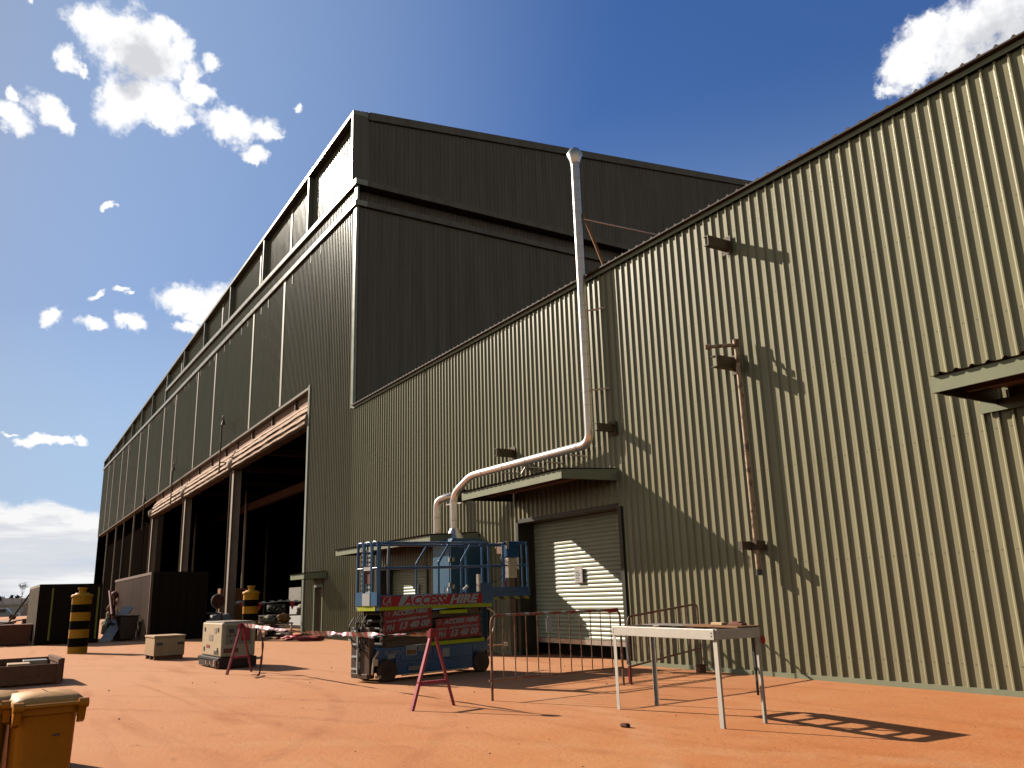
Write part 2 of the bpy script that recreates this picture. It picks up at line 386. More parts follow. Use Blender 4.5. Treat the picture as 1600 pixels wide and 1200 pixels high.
for x in (-37.2,-45.25,-53.1,-60.8,-68.1,-83.0,-89.5,-96.0,-102.4,-109.3,-115.2,-120.8):
    m=MB(); zb=(zup(x)+.262) if x>-75.3 else zlow(x)+.262
    m.box(x-.07,x+.07,D-.08,D+.30,zb,ztop(x)-.202)
    hpart(m,'parapet_fin',M['trim_dark'])
# corner trims and door jamb
m=MB(); m.box(XC-.22,XC+.06,D-.07,D+.05,8.9,zlow(XC)-.002); m.box(XC-.20,XC+.05,D-.06,D+.05,zlow(XC)+.262,zup(XC)-.002)
hpart(m,'corner_trim',M['trim_pale'],bevel=.015)
m=MB(); m.box(XJ-.12,XJ+.10,D-.08,D+.5,0.02,zfas(XJ)+.05)
hpart(m,'door_jamb',M['trim_pale'])
for i,x in enumerate((-40.7,-46.7,-56.2,-61.9,-70.4,-75.7,-84.1,-89.2,-97.3,-102.3,-109.7,-114.6)):
    m=MB(); m.box(x-.14,x+.14,D-.065,D+.01,zfas(x)+.02,zlow(x)-.004)
    hpart(m,'wall_batten',M['batten'])
    if -75<x<-38 or x<-76:
        m=MB(); m.box(x-.12,x+.12,D+.175,D+.235,(zup(x) if x>-75.3 else zlow(x))+.264,ztop(x)-.29)
        hpart(m,'parapet_batten',M['batten'])
# short pale drip flashings under the band
m=MB()
for k in range(60):
    x=XC-3-k*1.45; 
    if k%3==0: continue
    m.box(x-.03,x+.03,D-.058,D-.044,zlow(x)-.45-.25*random.random(),zlow(x)-.01)
hpart(m,'drip_flashing',M['batten']).__setitem__('kind','stuff')
# fascia edge over the doors, head panel, rolled fabric doors
m=MB(); m.hexa([(XE,D-.05,zfas(XE)-.12),(XJ-.12,D-.05,zfas(XJ)-.12),(XJ-.12,D+.5,zfas(XJ)-.12),(XE,D+.5,zfas(XE)-.12)],
              [(XE,D-.05,zfas(XE)-.002),(XJ-.12,D-.05,zfas(XJ)-.002),(XJ-.12,D+.5,zfas(XJ)-.002),(XE,D+.5,zfas(XE)-.002)])
hpart(m,'door_head',M['bracket'])
for (x0,x1) in ((-49.75,-36.2),(-63.85,-50.2),(-78.2,-64.3)):
    # cross-section of the gathered fabric (y offset, z below head)
    prof=[(.10,0),(.10,-.50),(-.02,-.54),(-.10,-.72),(-.03,-.75),(-.14,-.80),(-.22,-1.00),(-.14,-1.03),(-.17,-1.07),(-.13,-1.10),(-.24,-1.16),(-.32,-1.36),(-.23,-1.39),(-.27,-1.43),(-.22,-1.46),(-.31,-1.51),(-.33,-1.62),(-.2,-1.69),(.1,-1.72),(.26,-1.68),(.26,-.2)]
    n=36; vs=[]; fs=[]; P=len(prof)
    for i in range(n+1):
        x=x0+(x1-x0)*i/n
        for j,(dy,dz) in enumerate(prof):
            w=.05*noise.noise((x*1.1,j*.8,3)) if j>1 else 0
            vs.append((x,D+.12+dy+w,zfas(x)-.13+dz+.04*noise.noise((x*.7,j*.3,9))*(j>1)))
    for i in range(n):
        for j in range(P-1): fs.append((i*P+j,(i+1)*P+j,(i+1)*P+j+1,i*P+j+1))
    m=MB(); m.add(vs,[f[::-1] for f in fs],0,False)
    m.add(vs[:P],[tuple(range(P))],0); m.add(vs[-P:],[tuple(range(P))[::-1]],0)
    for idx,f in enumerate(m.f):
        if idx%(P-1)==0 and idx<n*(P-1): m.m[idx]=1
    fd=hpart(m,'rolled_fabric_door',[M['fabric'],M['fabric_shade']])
    k=0; m=MB()
    x=x1-2.5
    while x>x0+1:
        m.box(x-.05,x+.05,D+.10,D+.21,zfas(x)-.55,zfas(x)-.125); x-=3.9
    hpart(m,'lifting_strap',M['bracket'],fd,split=True)
# door columns: flanged steel, pipe at the outer edge
def column(x):
    m=MB(); zt=zfas(x)-1.75
    m.box(x-.22,x+.22,D+.0,D+.04,0,zt); m.box(x-.03,x+.03,D+.042,D+.42,0,zt); m.box(x-.20,x+.20,D+.422,D+.46,0,zt)
    o=hpart(m,'door_column',M['col'])
    m=MB(); m.cyl((x-.32,D-.02,0),(x-.32,D-.02,zfas(x)-1.0),.06,8); hpart(m,'column_pipe',M['bracket'],o)
    m=MB(); m.blob((x,D-.1,zfas(x)-1.5),(.42,.3,.35),2,.5,0,x); hpart(m,'fabric_bunch',M['fabric'],o)
for x in (-50.0,-64.1,-78.3): column(x)
for x in (-91.0,-98.3,-104.5,-112.6):
    m=MB(); m.cyl((x,D+.25,0),(x,D+.25,zfas(x)-.13),.09 if x>-95 or x<-104 else .05,8); hpart(m,'guide_post',M['col'])
for x,y in ((-63.0,15.9),(-81.0,15.9),(-98.6,15.9),(-62.5,24.5),(-58.5,24.5),(-88.0,24.5),(-104.0,24.5)):
    m=MB(); m.cyl((x,y,0),(x,y,9.6),.11,8); hpart(m,'inner_post',M['col'])
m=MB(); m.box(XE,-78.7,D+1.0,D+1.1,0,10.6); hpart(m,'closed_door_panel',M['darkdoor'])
m=MB(); m.box(XE+.002,XE+.6,D+.02,D+.995,0,zfas(XE)-.13); hpart(m,'end_jamb',M['darkdoor'])  # dark box added to hide the sunlit inside of the end wall
# shell: roof, ends, back, ceiling and linings
m=MB()
yr=D+45; 
m.add([(XE,D+.6,ztop(XE)-.1),(XC-.45,D+.6,ztop(XC)-.1),(XC-.45,yr,zside(yr)-.1),(XE,yr,zside(yr)-.1),(XE,D+62,zside(D+62)),(XC-.45,D+62,zside(D+62))],[(0,1,2,3),(3,2,5,4)])
hpart(m,'roof',M['roof'])
m=MB(); m.add([(XE,D,0),(XE,D+62,0),(XE,D+62,22),(XE,D+45,zside(D+45)-.1),(XE,D+.4,ztop(XE)-.1)],[(0,4,3,2,1)])
m.quad((XE,D+62,0),(XC,D+62,0),(XC,D+62,23),(XE,D+62,23)); hpart(m,'end_wall',M['clad_side'])
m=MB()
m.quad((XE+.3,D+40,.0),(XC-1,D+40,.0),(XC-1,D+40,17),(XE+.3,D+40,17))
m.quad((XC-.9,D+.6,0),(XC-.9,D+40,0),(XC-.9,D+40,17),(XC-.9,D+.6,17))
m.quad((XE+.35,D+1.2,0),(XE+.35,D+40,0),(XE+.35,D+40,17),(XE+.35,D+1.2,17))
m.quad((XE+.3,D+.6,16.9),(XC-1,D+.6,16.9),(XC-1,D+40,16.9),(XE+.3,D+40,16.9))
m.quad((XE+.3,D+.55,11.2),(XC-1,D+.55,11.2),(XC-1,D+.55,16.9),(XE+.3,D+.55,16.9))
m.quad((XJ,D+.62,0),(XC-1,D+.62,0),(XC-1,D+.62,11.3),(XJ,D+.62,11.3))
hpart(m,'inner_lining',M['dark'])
m=MB()
for y,z in ((D+7,9.3),(D+16,10.6)): m.box(XE+1,XC-1.2,y,y+.4,z,z+.55)
for x in range(-116,-33,9): m.box(x,x+.3,D+2,D+39,12.2,12.7)
hpart(m,'roof_beam',M['redsteel'])
# gooseneck lamps beside the doors
for (x,zt,zb) in ((-67.3,11.9,8.9),(-51.6,12.5,9.2),(-80.5,11.0,8.0)):
    m=MB(); m.tube(bend([(x,D-.45,zb),(x,D-.45,zt),(x+.5,D-.5,zt+.12),(x+.62,D-.5,zt-.25)],.15),.045,8); m.bar((x,D-.45,zb+.6),(x,D,zb+.6),.05,.05)
    g=hpart(m,'gooseneck_pole',M['bracket'])
    m=MB(); m.cyl((x+.62,D-.5,zt-.25),(x+.62,D-.5,zt-.5),.07,10,0,.14); hpart(m,'lamp_shade',M['dial'],g)
# ladder at the far end
m=MB()
for dx in (0,.0): pass
m.tube([(XE-.5,D+.3,6.5),(XE-.5,D+.3,10.8),(XE-.02,D+.3,10.9)],.05,6); m.tube([(XE-.5,D+.9,6.5),(XE-.5,D+.9,10.8),(XE-.02,D+.9,10.9)],.05,6)
for k in range(14): m.bar((XE-.5,D+.3,6.6+k*.3),(XE-.5,D+.9,6.6+k*.3),.04,.04)
hpart(m,'end_ladder',M['col'])
# personnel door with its hood (in the hangar's end pier)
m=MB(); m.box(PDX0,PDX1,D+.12,D+.16,0.03,PDZ-.02); pd=hpart(m,'personnel_door',M['soffit'])
m=MB(); m.box(PDX0-.09,PDX0+.0,D-.06,D+.16,0,PDZ+.1); m.box(PDX1,PDX1+.09,D-.06,D+.16,0,PDZ+.1); m.box(PDX0+.001,PDX1-.001,D-.06,D+.16,PDZ,PDZ+.1); hpart(m,'door_frame',M['trim'],pd)
def awning(x0,x1,L,zw,zf,par,fn,fh=.18,name='awning'):
    """hood: ribbed sheet on a folded fascia; zw top at the wall, zf top at the front"""
    y0=D-L; m=MB()
    m.hexa([(x0,y0,zf-fh),(x1,y0,zf-fh),(x1,y0+.03,zf-fh),(x0,y0+.03,zf-fh)],[(x0,y0,zf),(x1,y0,zf),(x1,y0+.03,zf),(x0,y0+.03,zf)])
    for xa,xb in ((x0,x0+.03),(x1-.03,x1)):
        m.hexa([(xa,y0+.031,zf-fh),(xb,y0+.031,zf-fh),(xb,D-.05,zw-fh-.06),(xa,D-.05,zw-fh-.06)],[(xa,y0+.031,zf),(xb,y0+.031,zf),(xb,D-.05,zw),(xa,D-.05,zw)])
    a=fn(m,name,M['trim'])
    m=MB(); pr=ribprofile(x0+.035,x1-.035,.205,.03); vs=[]
    for x,d in pr: vs+=[(x,y0-.05,zf+.012+d),(x,D-.02,zw+.012+d)]
    m.add(vs,[(2*i,2*i+2,2*i+3,2*i+1) for i in range(len(pr)-1)])
    fn(m,'awning_sheet',M['roof'],a)
    m=MB(); m.hexa([(x0+.032,y0+.04,zf-.04),(x1-.032,y0+.04,zf-.04),(x1-.032,D-.06,zw-.04),(x0+.032,D-.06,zw-.04)],[(x0+.032,y0+.04,zf-.02),(x1-.032,y0+.04,zf-.02),(x1-.032,D-.06,zw-.02),(x0+.032,D-.06,zw-.02)])
    t=.45
    zq=lin(t,0,zf,1,zw); yq=lin(t,0,y0,1,D); m.box(x0+.04,x1-.04,yq,yq+.05,zq-.14,zq-.042)
    fn(m,'awning_soffit',M['soffit'],a)
    return a
awning(-34.85,-33.1,1.0,2.62,2.54,None,hpart,.2,'door_hood')

# =================================================================== ANNEX
ax=thing('annex_shed','long low pale green ribbed metal shed wall with two roller doors and a straight eave','shed',(-10,D,0))
ax_inv=Matrix.Translation((10,-D,0))
def apart(mb,name,mats,parent=None,**k): mb.xf(ax_inv); return mb.build(name,mats,parent or ax,**k)
AX1=16.0; EZ=8.92
D1=(-18.5,-14.36,3.30); D2=(-27.6,-24.0,2.45); D3=(-5.62,-3.9,2.6)
m=MB(); sheet(m,XC,D2[0],0.02,EZ); sheet(m,D2[0],D2[1],D2[2],EZ); sheet(m,D2[1],D1[0],0.02,EZ); sheet(m,D1[0],D1[1],D1[2],EZ); sheet(m,D1[1],D3[0],0.02,EZ); sheet(m,D3[0],D3[1],D3[2],EZ); sheet(m,D3[1],AX1,0.02,EZ)
apart(m,'wall_cladding',M['clad'])
# screws in rows along the pans
m=MB()
for z in (.38,1.9,3.55,5.15,6.75,8.3):
    k=-60
    for k in range(-90,10):
        x=k*.205+.118
        if not(-19<x<AX1): continue
        if D1[0]<x<D1[1] and z<D1[2]: continue
        if D3[0]<x<D3[1] and z<D3[2]: continue
        m.add([(x+.008*math.cos(t*PI/3),D-.006,z+.008*math.sin(t*PI/3)) for t in range(6)],[tuple(range(6))[::-1]])
o=apart(m,'cladding_screws',M['dial']); o['kind']='stuff'
# base flashing
m=MB()
for x0,x1 in ((XC,D2[0]-.1),(D2[1]+.1,D1[0]-.1),(D1[1]+.1,D3[0]-.1),(D3[1]+.1,AX1)): m.box(x0,x1,D-.055,D+.02,0.0,.075)
apart(m,'base_flashing',M['trim'],split=True)
# eave flashing + roof sheet with its rib ends showing
m=MB(); m.box(XC+.06,AX1,D-.075,D-.055,EZ-.07,EZ+.015); m.box(XC+.06,AX1,D-.055,D+.02,EZ+.002,EZ+.014); apart(m,'eave_flashing',M['trim'])
m=MB(); pr=ribprofile(XC+.08,AX1,.25,.035); vs=[]
for x,d in pr: vs+=[(x,D-.16,EZ+.055+d),(x,D+24,EZ+.9+d),(x,D-.16,EZ+.030),(x,D+24,EZ+.87)]
n=len(pr); m.add(vs,[(4*i,4*i+4,4*i+5,4*i+1) for i in range(n-1)]+[(4*i+2,4*i+3,4*i+7,4*i+6) for i in range(n-1)]+[(4*i,4*i+2,4*i+6,4*i+4) for i in range(n-1)])
apart(m,'roof_sheet',M['roof'])
m=MB(); m.quad((AX1,D,0),(AX1,D+24,0),(AX1,D+24,EZ+.85),(AX1,D,EZ)); apart(m,'end_wall',M['clad'])
m=MB(); m.quad((XC,D+24,0),(AX1,D+24,0),(AX1,D+24,EZ+.85),(XC,D+24,EZ+.85)); apart(m,'back_wall',M['clad_side'])
m=MB(); m.box(XC+.02,AX1,D+.85,D+.9,0,8.6); apart(m,'inner_lining',M['dark'])
# small roof vent peeping over the eave
m=MB(); m.hexa([(-24.6,D+.5,9.0),(-23.4,D+.5,9.0),(-23.4,D+1.6,9.0),(-24.6,D+1.6,9.0)],[(-24.3,D+.6,9.28),(-23.5,D+.6,9.32),(-23.5,D+1.4,9.32),(-24.3,D+1.4,9.28)]); apart(m,'roof_vent',M['batten'],bevel=.03)
def roller_door(x0,x1,zt,zb,rec,name,label):
    m=MB(); y=D+rec; p=.098; n=int((zt-zb)/p)+1; vs=[]; zz=[]
    for i in range(n):
        for (dz,dy) in ((0,.004),(.004,-.016),(.022,-.024),(.055,-.020),(.080,-.006),(.090,.004)):
            z=zb+i*p+dz
            if z<zt: zz.append((z,dy))
    for z,dy in zz: vs+=[(x0-.02,y+dy,z),(x1+.02,y+dy,z)]
    m.add(vs,[(2*i,2*i+1,2*i+3,2*i+2) for i in range(len(zz)-1)],0)
    d=apart(m,name,M['door'],label=label)
    m=MB(); m.box(x0-.02,x1+.02,y-.035,y+.035,zb-.11,zb-.002); apart(m,'bottom_bar',M['galvdull'],d)
    m=MB(); m.box(x0-.11,x0-.0,D-.062,y+.06,0,zt+.02); m.box(x1,x1+.11,D-.062,y+.06,0,zt+.02)
    m.box(x0,x1,D-.05,y+.06,zt-.0,zt+.10)
    m.box(x0,x0+.09,y-.06,y-.03,0,zt-.002); m.box(x1-.07,x1,y-.06,y-.03,0,zt-.002)
    apart(m,'door_surround',M['reveal'],d)
    return d
rd=roller_door(D1[0],D1[1],D1[2],.42,.40,'roller_door','wide roller door half in sunlight with a paper notice')
rd2=roller_door(D2[0],D2[1],D2[2],.10,.40,'roller_door','smaller shaded roller door behind the scissor lift')
# notices: paper sheets in holders fixed to the doors
m=MB(); m.box(-16.62,-16.30,D+.33,D+.345,1.72,2.10,0); m.box(-16.60,-16.32,D+.326,D+.329,1.74,2.06,1)
for k in range(7): m.box(-16.57,-16.57+.10+.11*random.random(),D+.322,D+.325,2.0-k*.036,2.012-k*.036,2)
apart(m,'paper_notice',[M['galvdull'],M['white'],M['dial']],rd)
m=MB(); m.box(-25.62,-25.34,D+.33,D+.345,1.52,1.92); apart(m,'paper_notice',M['white'],rd2)
m=MB(); m.box(D3[0],D3[1],D+.2,D+.25,.02,D3[2]); ed=apart(m,'entry_door',M['soffit'])
m=MB(); m.box(D3[0]-.1,D3[0],D-.065,D+.25,0,D3[2]+.1); m.box(D3[0]+.001,D3[1],D-.065,D+.25,D3[2],D3[2]+.1); apart(m,'door_frame',M['bracket'],ed)
aw1=awning(-18.75,-14.30,1.58,4.14,4.06,None,apart,.19)
aw2=awning(-27.92,-20.6,1.58,3.22,3.13,None,apart,.17)
aw3=awning(-5.93,-1.6,1.6,4.12,4.065,None,apart,.20)
m=MB(); m.box(-6.16,-4.6,D-.10,D-.046,3.77,3.93); apart(m,'head_flashing',M['trim'],aw3)
# stub brackets left on the wall (open channel sections)
def bracket(x,z,L,hh=.20,w=.11):
    m=MB(); y0=D-L
    m.box(x-.012,x+.012,y0,D-.045,z-hh/2,z+hh/2)
    m.box(x-w,x-.0125,y0,D-.045,z+hh/2-.015,z+hh/2); m.box(x-w,x-.0125,y0,D-.045,z-hh/2,z-hh/2+.015)
    m.box(x-.16,x+.08,D-.06,D-.044,z-hh/2-.08,z+hh/2+.08)
    apart(m,'wall_bracket',M['bracket'])
bracket(-10.47,8.03,.60); bracket(-10.52,5.62,.62,.22,.14); bracket(-14.33,5.08,.54,.17,.1); bracket(-18.62,5.18,.58,.2,.12)
# red-soiled drip line: narrow timber brace propping the flue to the roof
# =================================================================== PIPE ON THE WALL
pp=thing('drain_pipe','thin rusty brown pipe standing off the ribbed wall right of the roller door','pipe',(-10.36,D-.22,1.7))
PV=Vector((10.36,-D+.22,-1.7))
m=MB(); m.cyl(Vector((-10.36,D-.22,1.76))+PV,Vector((-10.36,D-.22,5.97))+PV,.048,12); m.build('pipe_shaft',M['rusty'],pp)
m=MB(); m.cyl(Vector((-10.36,D-.22,5.93))+PV,Vector((-10.72,D-.62,5.93))+PV,.035,10); m.cyl(Vector((-10.36,D-.22,5.88))+PV,Vector((-10.36,D-.22,6.03))+PV,.065,10); m.cyl(Vector((-10.68,D-.58,5.93))+PV,Vector((-10.74,D-.65,5.93))+PV,.05,10); m.build('top_arm',M['rusty'],pp)
m=MB(); m.cyl(Vector((-10.36,D-.22,1.70))+PV,Vector((-10.36,D-.22,1.80))+PV,.058,12); m.build('pipe_end',M['dial'],pp)
m=MB(); m.box(-10.52+10.36,-10.30+10.36,-.06,.17,.44,.60); m.bar((-.1,-.3,.52),(-.1,.17,.52),.1,.14); m.build('pipe_clamp',M['bracket'],pp)
# =================================================================== FLUE DUCT
fl=thing('flue_duct','tall silver round flue rising from the blue cabinet to a conical cowl above the eave','flue duct',(-20.8,11.05,3.0))
FV=-Vector((-20.8,11.05,3.0))
def fp(mb,name,mt,**k): mb.xf(Matrix.Translation(FV)); return mb.build(name,mt,fl,**k)
CH=(-14.93,D-.295)
R=.102
low=[(-20.78,11.02,3.30),(-20.82,11.03,4.30),(-20.02,11.16,4.74),(CH[0],CH[1],4.80),(CH[0],CH[1],5.6)]
m=MB(); m.tube(bend(low,.28,7),R,18); fp(m,'flue_run',M['galv'])
m=MB(); m.cyl((CH[0],CH[1],5.6),(CH[0],CH[1],11.95),R,20); fp(m,'flue_stack',M['galv'])
m=MB(); m.tube([(CH[0],CH[1],11.93),(CH[0],CH[1],12.0),(CH[0],CH[1],12.18),(CH[0],CH[1],12.32),(CH[0],CH[1],12.34)],[.12,.13,.20,.13,.10],18); fp(m,'flue_cowl',M['galv'])
m=MB(); m.tube([(-20.76,11.02,3.02),(-20.78,11.02,3.34)],[.30,.12],16); fp(m,'base_cone',M['galv'])
m=MB()
z=5.7
while z<11.9: m.cyl((CH[0],CH[1],z),(CH[0],CH[1],z+.014),R+.004,18); z+=.305
def along(a,b,t): return Vector(a)*(1-t)+Vector(b)*t
for t in (.12,.32,.52,.72,.92): 
    p=along(low[2],low[3],t); d=(Vector(low[3])-Vector(low[2])).normalized(); m.cyl(p-d*.015,p+d*.015,R+.007,18)
for z in (3.55,4.1): m.cyl((-20.79,11.02,z),(-20.79,11.02,z+.025),R+.007,18)
fp(m,'joint_ring',M['galvdull'],split=True)
m=MB()
for z in (6.05,8.0):
    m.tube([(CH[0]-.1,CH[1]-.1,z),(CH[0]+.55,D-.05,z-.02)],.018,6); m.tube([(CH[0]+.12,CH[1]+.0,z),(CH[0]+.3,D-.05,z)],.018,6)
for t in (.30,.5,.66,.86):
    p=along(low[2],low[3],t); m.tube([p+Vector((0,.0,-.14)),p+Vector((.25,.42,-.2))],.02,6); m.tube([p+Vector((.25,.42,-.2)),p+Vector((.35,.5,-.02))],.015,6)
fp(m,'stay_rod',M['galvdull'],split=True)
m=MB(); m.bar((CH[0]+.08,CH[1]+.1,10.55),(CH[0]+.34,CH[1]+.5,9.05),.06,.06); fp(m,'roof_prop',M['ply'])
m=MB(); m.tube([(CH[0]+.1,CH[1]+.1,10.4),(-12.6,D+2.6,9.25)],.02,6); fp(m,'guy_rod',M['galvdull'])
# second, short duct beside it
d2=thing('elbow_duct','short silver duct with an elbow into the wall, left of the tall flue','duct',(-22.2,11.2,0))
m=MB(); m.tube(bend([(0,0,.1),(0,0,4.28),(.42,.2,4.36),(.66,.42,4.38)],.42,8),.115,18); m.build('duct_pipe',M['galv'],d2)
m=MB(); m.cyl((.62,.38,4.37),(.78,.50,4.38),.19,18); m.build('wall_flange',M['dial'],d2)
m=MB()
for z in (1.8,2.7,3.3,3.75): m.cyl((0,0,z),(0,0,z+.03),.124,18)
m.bar((.35,.1,4.12),(1.6,.0,4.05),.035,.035); m.build('duct_collar',M['galvdull'],d2,split=True)

# dust collector cabinet
cb=thing('dust_collector','tall blue steel dust collector cabinet behind the lift, under the silver flue','cabinet',(-20.02,10.5,0))
m=MB(); m.box(-1.08,0,0,1.08,.45,2.86); m.build('cabinet_body',M['cabinet'],cb,bevel=.012)
m=MB(); m.hexa([(-1.12,-.04,2.862),(.04,-.04,2.862),(.04,1.12,2.862),(-1.12,1.12,2.862)],[(-.95,.12,3.03),(-.1,.12,3.03),(-.1,.98,3.03),(-.95,.98,3.03)]); m.build('cabinet_top',M['cabinet'],cb,bevel=.01)
m=MB()
for x in (-1.03,-.05):
    for y in (.05,1.03): m.box(x-.04,x+.04,y-.04,y+.04,0,.449)
m.build('cabinet_leg',M['darkmetal'],cb,split=True)
m=MB(); m.box(-1.0,-.08,-.012,-.001,.55,2.78); m.box(.001,.014,.08,1.0,.55,2.78)
m.build('access_panel',M['cabinet'],cb,bevel=.008,split=True)
m=MB()
for z in (1.0,1.7,2.4): m.box(.015,.04,.03,.09,z,z+.1)
for z in (1.0,1.75,2.4): m.box(-.09,-.03,-.03,-.013,z,z+.1)
m.build('hinge',M['galvdull'],cb,split=True)
# brown junction box on the wall beside it
m=MB(); m.box(-19.35,-19.05,D-.22,D-.06,2.55,2.85); m.box(-19.3,-19.1,D-.1,D-.06,2.1,2.549); apart(m,'junction_box',M['soffit'],bevel=.01)
m=MB(); m.box(-18.92,-18.66,D-.10,D-.046,0,2.0); apart(m,'conduit_cover',M['bracket'])

# =================================================================== SCISSOR LIFT
LU=math.atan2(.98415239,-.17732476)
lf=thing('scissor_lift','blue self propelled scissor lift lowered, with red hire signs and yellow strips','scissor lift',(-14.92,6.49,0),LU)
W=.80
# chassis
m=MB(); m.box(.20,2.06,.03,W-.03,.10,.60); m.box(-.16,2.44,.10,W-.10,.16,.58); lb=m.build('chassis',M['blue'],lf,bevel=.015)
m=MB()
for x0,x1 in ((-.22,.20),(2.06,2.46)):
    m.hexa([(x0,.03,.42),(x1,.03,.42),(x1,W-.03,.42),(x0,W-.03,.42)],[(x0,.03,.60),(x1,.03,.60),(x1,W-.03,.60),(x0,W-.03,.60)])
m.build('wheel_guard',M['blue'],lb,bevel=.01,split=True)
m=MB(); m.box(.55,1.5,.001,.028,.14,.30); m.box(.30,.95,.015,.0295,.34,.58); m.box(1.05,1.95,.015,.0295,.34,.58); m.build('side_tray',M['blue'],lb,bevel=.006,split=True)
m=MB(); m.bar((.3,-.01,.10),(1.9,-.01,.10),.03,.03); m.build('pothole_guard',M['galvdull'],lb)
# wheels
for x in (0.0,2.26):
    for y,s in ((.035,-1),(W-.035,1)):
        m=MB(); m.tube([(x,y-.06,.195),(x,y-.05,.195),(x,y+.05,.195),(x,y+.06,.195)],[.165,.195,.195,.165],26); w=m.build('wheel',M['tyre'],lf)
        m=MB(); yo=y+s*.062; m.cyl((x,yo-.004,.195),(x,yo+.006,.195),.10,18); m.cyl((x,yo+s*.007-.003,.195),(x,yo+s*.012,.195),.045,12,1)
        for k in range(6): 
            a=k*PI/3; m.cyl((x+.07*math.cos(a),yo+s*.004,.195+.07*math.sin(a)),(x+.07*math.cos(a),yo+s*.012,.195+.07*math.sin(a)),.009,6,1)
        m.build('hub',[M['tyre'],M['black']],w)
# entry end: ladder, hydraulics
m=MB(); m.box(-.34,-.225,.10,W-.06,.10,.98); m.box(-.36,-.2,.14,W-.10,.07,.16); el=m.build('entry_module',M['darkmetal'],lf,bevel=.012)
m=MB()
for k,z in enumerate((.22,.44,.66,.9)): m.box(-.375,-.342,.47,.68,z,z+.03)
m.bar((-.37,.46,.16),(-.37,.46,.96),.03,.03); m.build('step_rung',M['white'],el,split=True)
m=MB()
for k in range(26):
    x=-.36+.10*random.random(); y=.12+.5*random.random(); z=.55+.55*random.random()
    m.cyl((x,y,z),(x-.03-.04*random.random(),y+.02,z+.02*random.random()),.014+.016*random.random(),8,random.choice((0,0,0,0,0,1)))
for k in range(9):
    y=.1+.55*random.random(); z=.5+.3*random.random()
    m.tube(bend([(-.30,y,z),(-.42,y+.03,z+.08),(-.40,y+.1,z+.3),(-.28,y+.12,z+.45)],.08),.011,6,0)
m.build('hydraulic_fittings',[M['hose'],M['galvdull']],el)
m=MB(); m.tube([(-.20,.02,.55),(-.30,.02,.42),(-.31,.04,.15)],.02,6); m.box(-.30,-.22,.0,.05,.30,.42); m.box(-.26,-.16,-.02,.03,.08,.13); m.build('tie_down',M['galvdull'],el)
# scissor stack
def arm(x0,z0,x1,z1,y0,y1,hh): 
    return MB().hexa([(x0,y0,z0-hh/2),(x1,y0,z1-hh/2),(x1,y1,z1-hh/2),(x0,y1,z0-hh/2)],[(x0,y0,z0+hh/2),(x1,y0,z1+hh/2),(x1,y1,z1+hh/2),(x0,y1,z0+hh/2)])
for k in range(4):
    z=.70+k*.155; a=-.05; 
    for y in (.07,W-.13):
        arm(-.08,z+a,2.36,z-a+.0,y,y+.05,.115).build('scissor_arm',M['scissor'],lf)
        arm(-.08,z-a,2.36,z+a,y+.055,y+.09,.115).build('scissor_arm',M['scissor'],lf)
m=MB()
for k in range(5):
    for x in (-.04,1.02,2.30):
        z=.66+k*.14; m.cyl((x,.045,z),(x,W-.045,z),.032,10)
m.build('pivot_pin',M['black'],lf,split=True)
# sign panels on the arms
def sign(name,x0,x1,zb0,zb1,zt0,zt1,y,rows,shade,par=lf,label=None):
    m=MB(); m.hexa([(x0,y,zb0),(x1,y,zb1),(x1,y+.012,zb1),(x0,y+.012,zb0)],[(x0,y,zt0),(x1,y,zt1),(x1,y+.012,zt1),(x0,y+.012,zt0)],0)
    ux=Vector((x1-x0,0,zb1-zb0)).normalized(); uz=Vector((0,0,1))
    for (t,fx,fz,size,fw,mi,sh,of) in rows:
        o=Vector((x0,y,zb0))+ux*(fx)+uz*fz
        text_mb(m,t,size,o,ux,uz,mi,sh,of,fw,.004)
    return m
def logo(m,x0,z0,s,y,mi,ux=Vector((1,0,0)),mr=0):
    """swoosh roundel with an A inside"""
    n=26; o=Vector((x0,y-.004,z0)); vs=[]
    for i in range(n+1):
        t=math.radians(60+ 250*i/n); w=.075*s*math.sin(PI*i/n)+.012*s
        for r in (.5*s,.5*s-w): vs.append(o+ux*(.62*s+1.25*r*math.cos(t)+.15*r*math.sin(t))+Vector((0,0,.45*s+.9*r*math.sin(t))))
    m.add(vs,[(2*i,2*i+1,2*i+3,2*i+2) for i in range(n)],mi)
    text_mb(m,'A',.95*s,o+ux*(.32*s)+Vector((0,-.001,.12*s)),ux,(0,0,1),mi,.35,.012*s,.62*s,.003)
    return m
yS=-.012
m=sign('arm_sign',-.10,1.0,.86,.93,1.26,1.30,yS,[('PH',.04,.035,.15,.20,1,.25,.007),('13 40 00',.34,.045,.165,.72,1,.3,.009),('www',.04,.185,.085,.24,1,.2,.003),('.accesshire.net',.30,.195,.085,.72,1,.3,.004),('ACCESS HIRE',.17,.30,.12,.86,1,.3,.007)],1)
logo(m,-.08,1.17,.11,yS,1)
m.build('hire_sign',[M['redfaded'],M['whitefaded']],lf,label='dusty red hire panel with phone number')
m=sign('arm_sign',1.10,2.23,.68,.72,1.07,1.12,yS,[('PH',.05,.04,.15,.20,1,.25,.007),('13 40 00',.36,.045,.165,.72,1,.3,.009),('www',.05,.175,.08,.24,1,.2,.003),('.accesshire.net',.31,.185,.08,.78,1,.3,.003),('ACCESS HIRE',.18,.285,.115,.90,1,.3,.007)],1)
logo(m,1.12,.965,.105,yS,1)
m.build('hire_sign',[M['redfaded'],M['whitefaded']],lf,label='dusty red hire panel with phone number, lower right')
m=MB(); m.box(1.22,1.90,-.006,.03,1.17,1.235); m.build('yellow_strip',M['hivis'],lf)
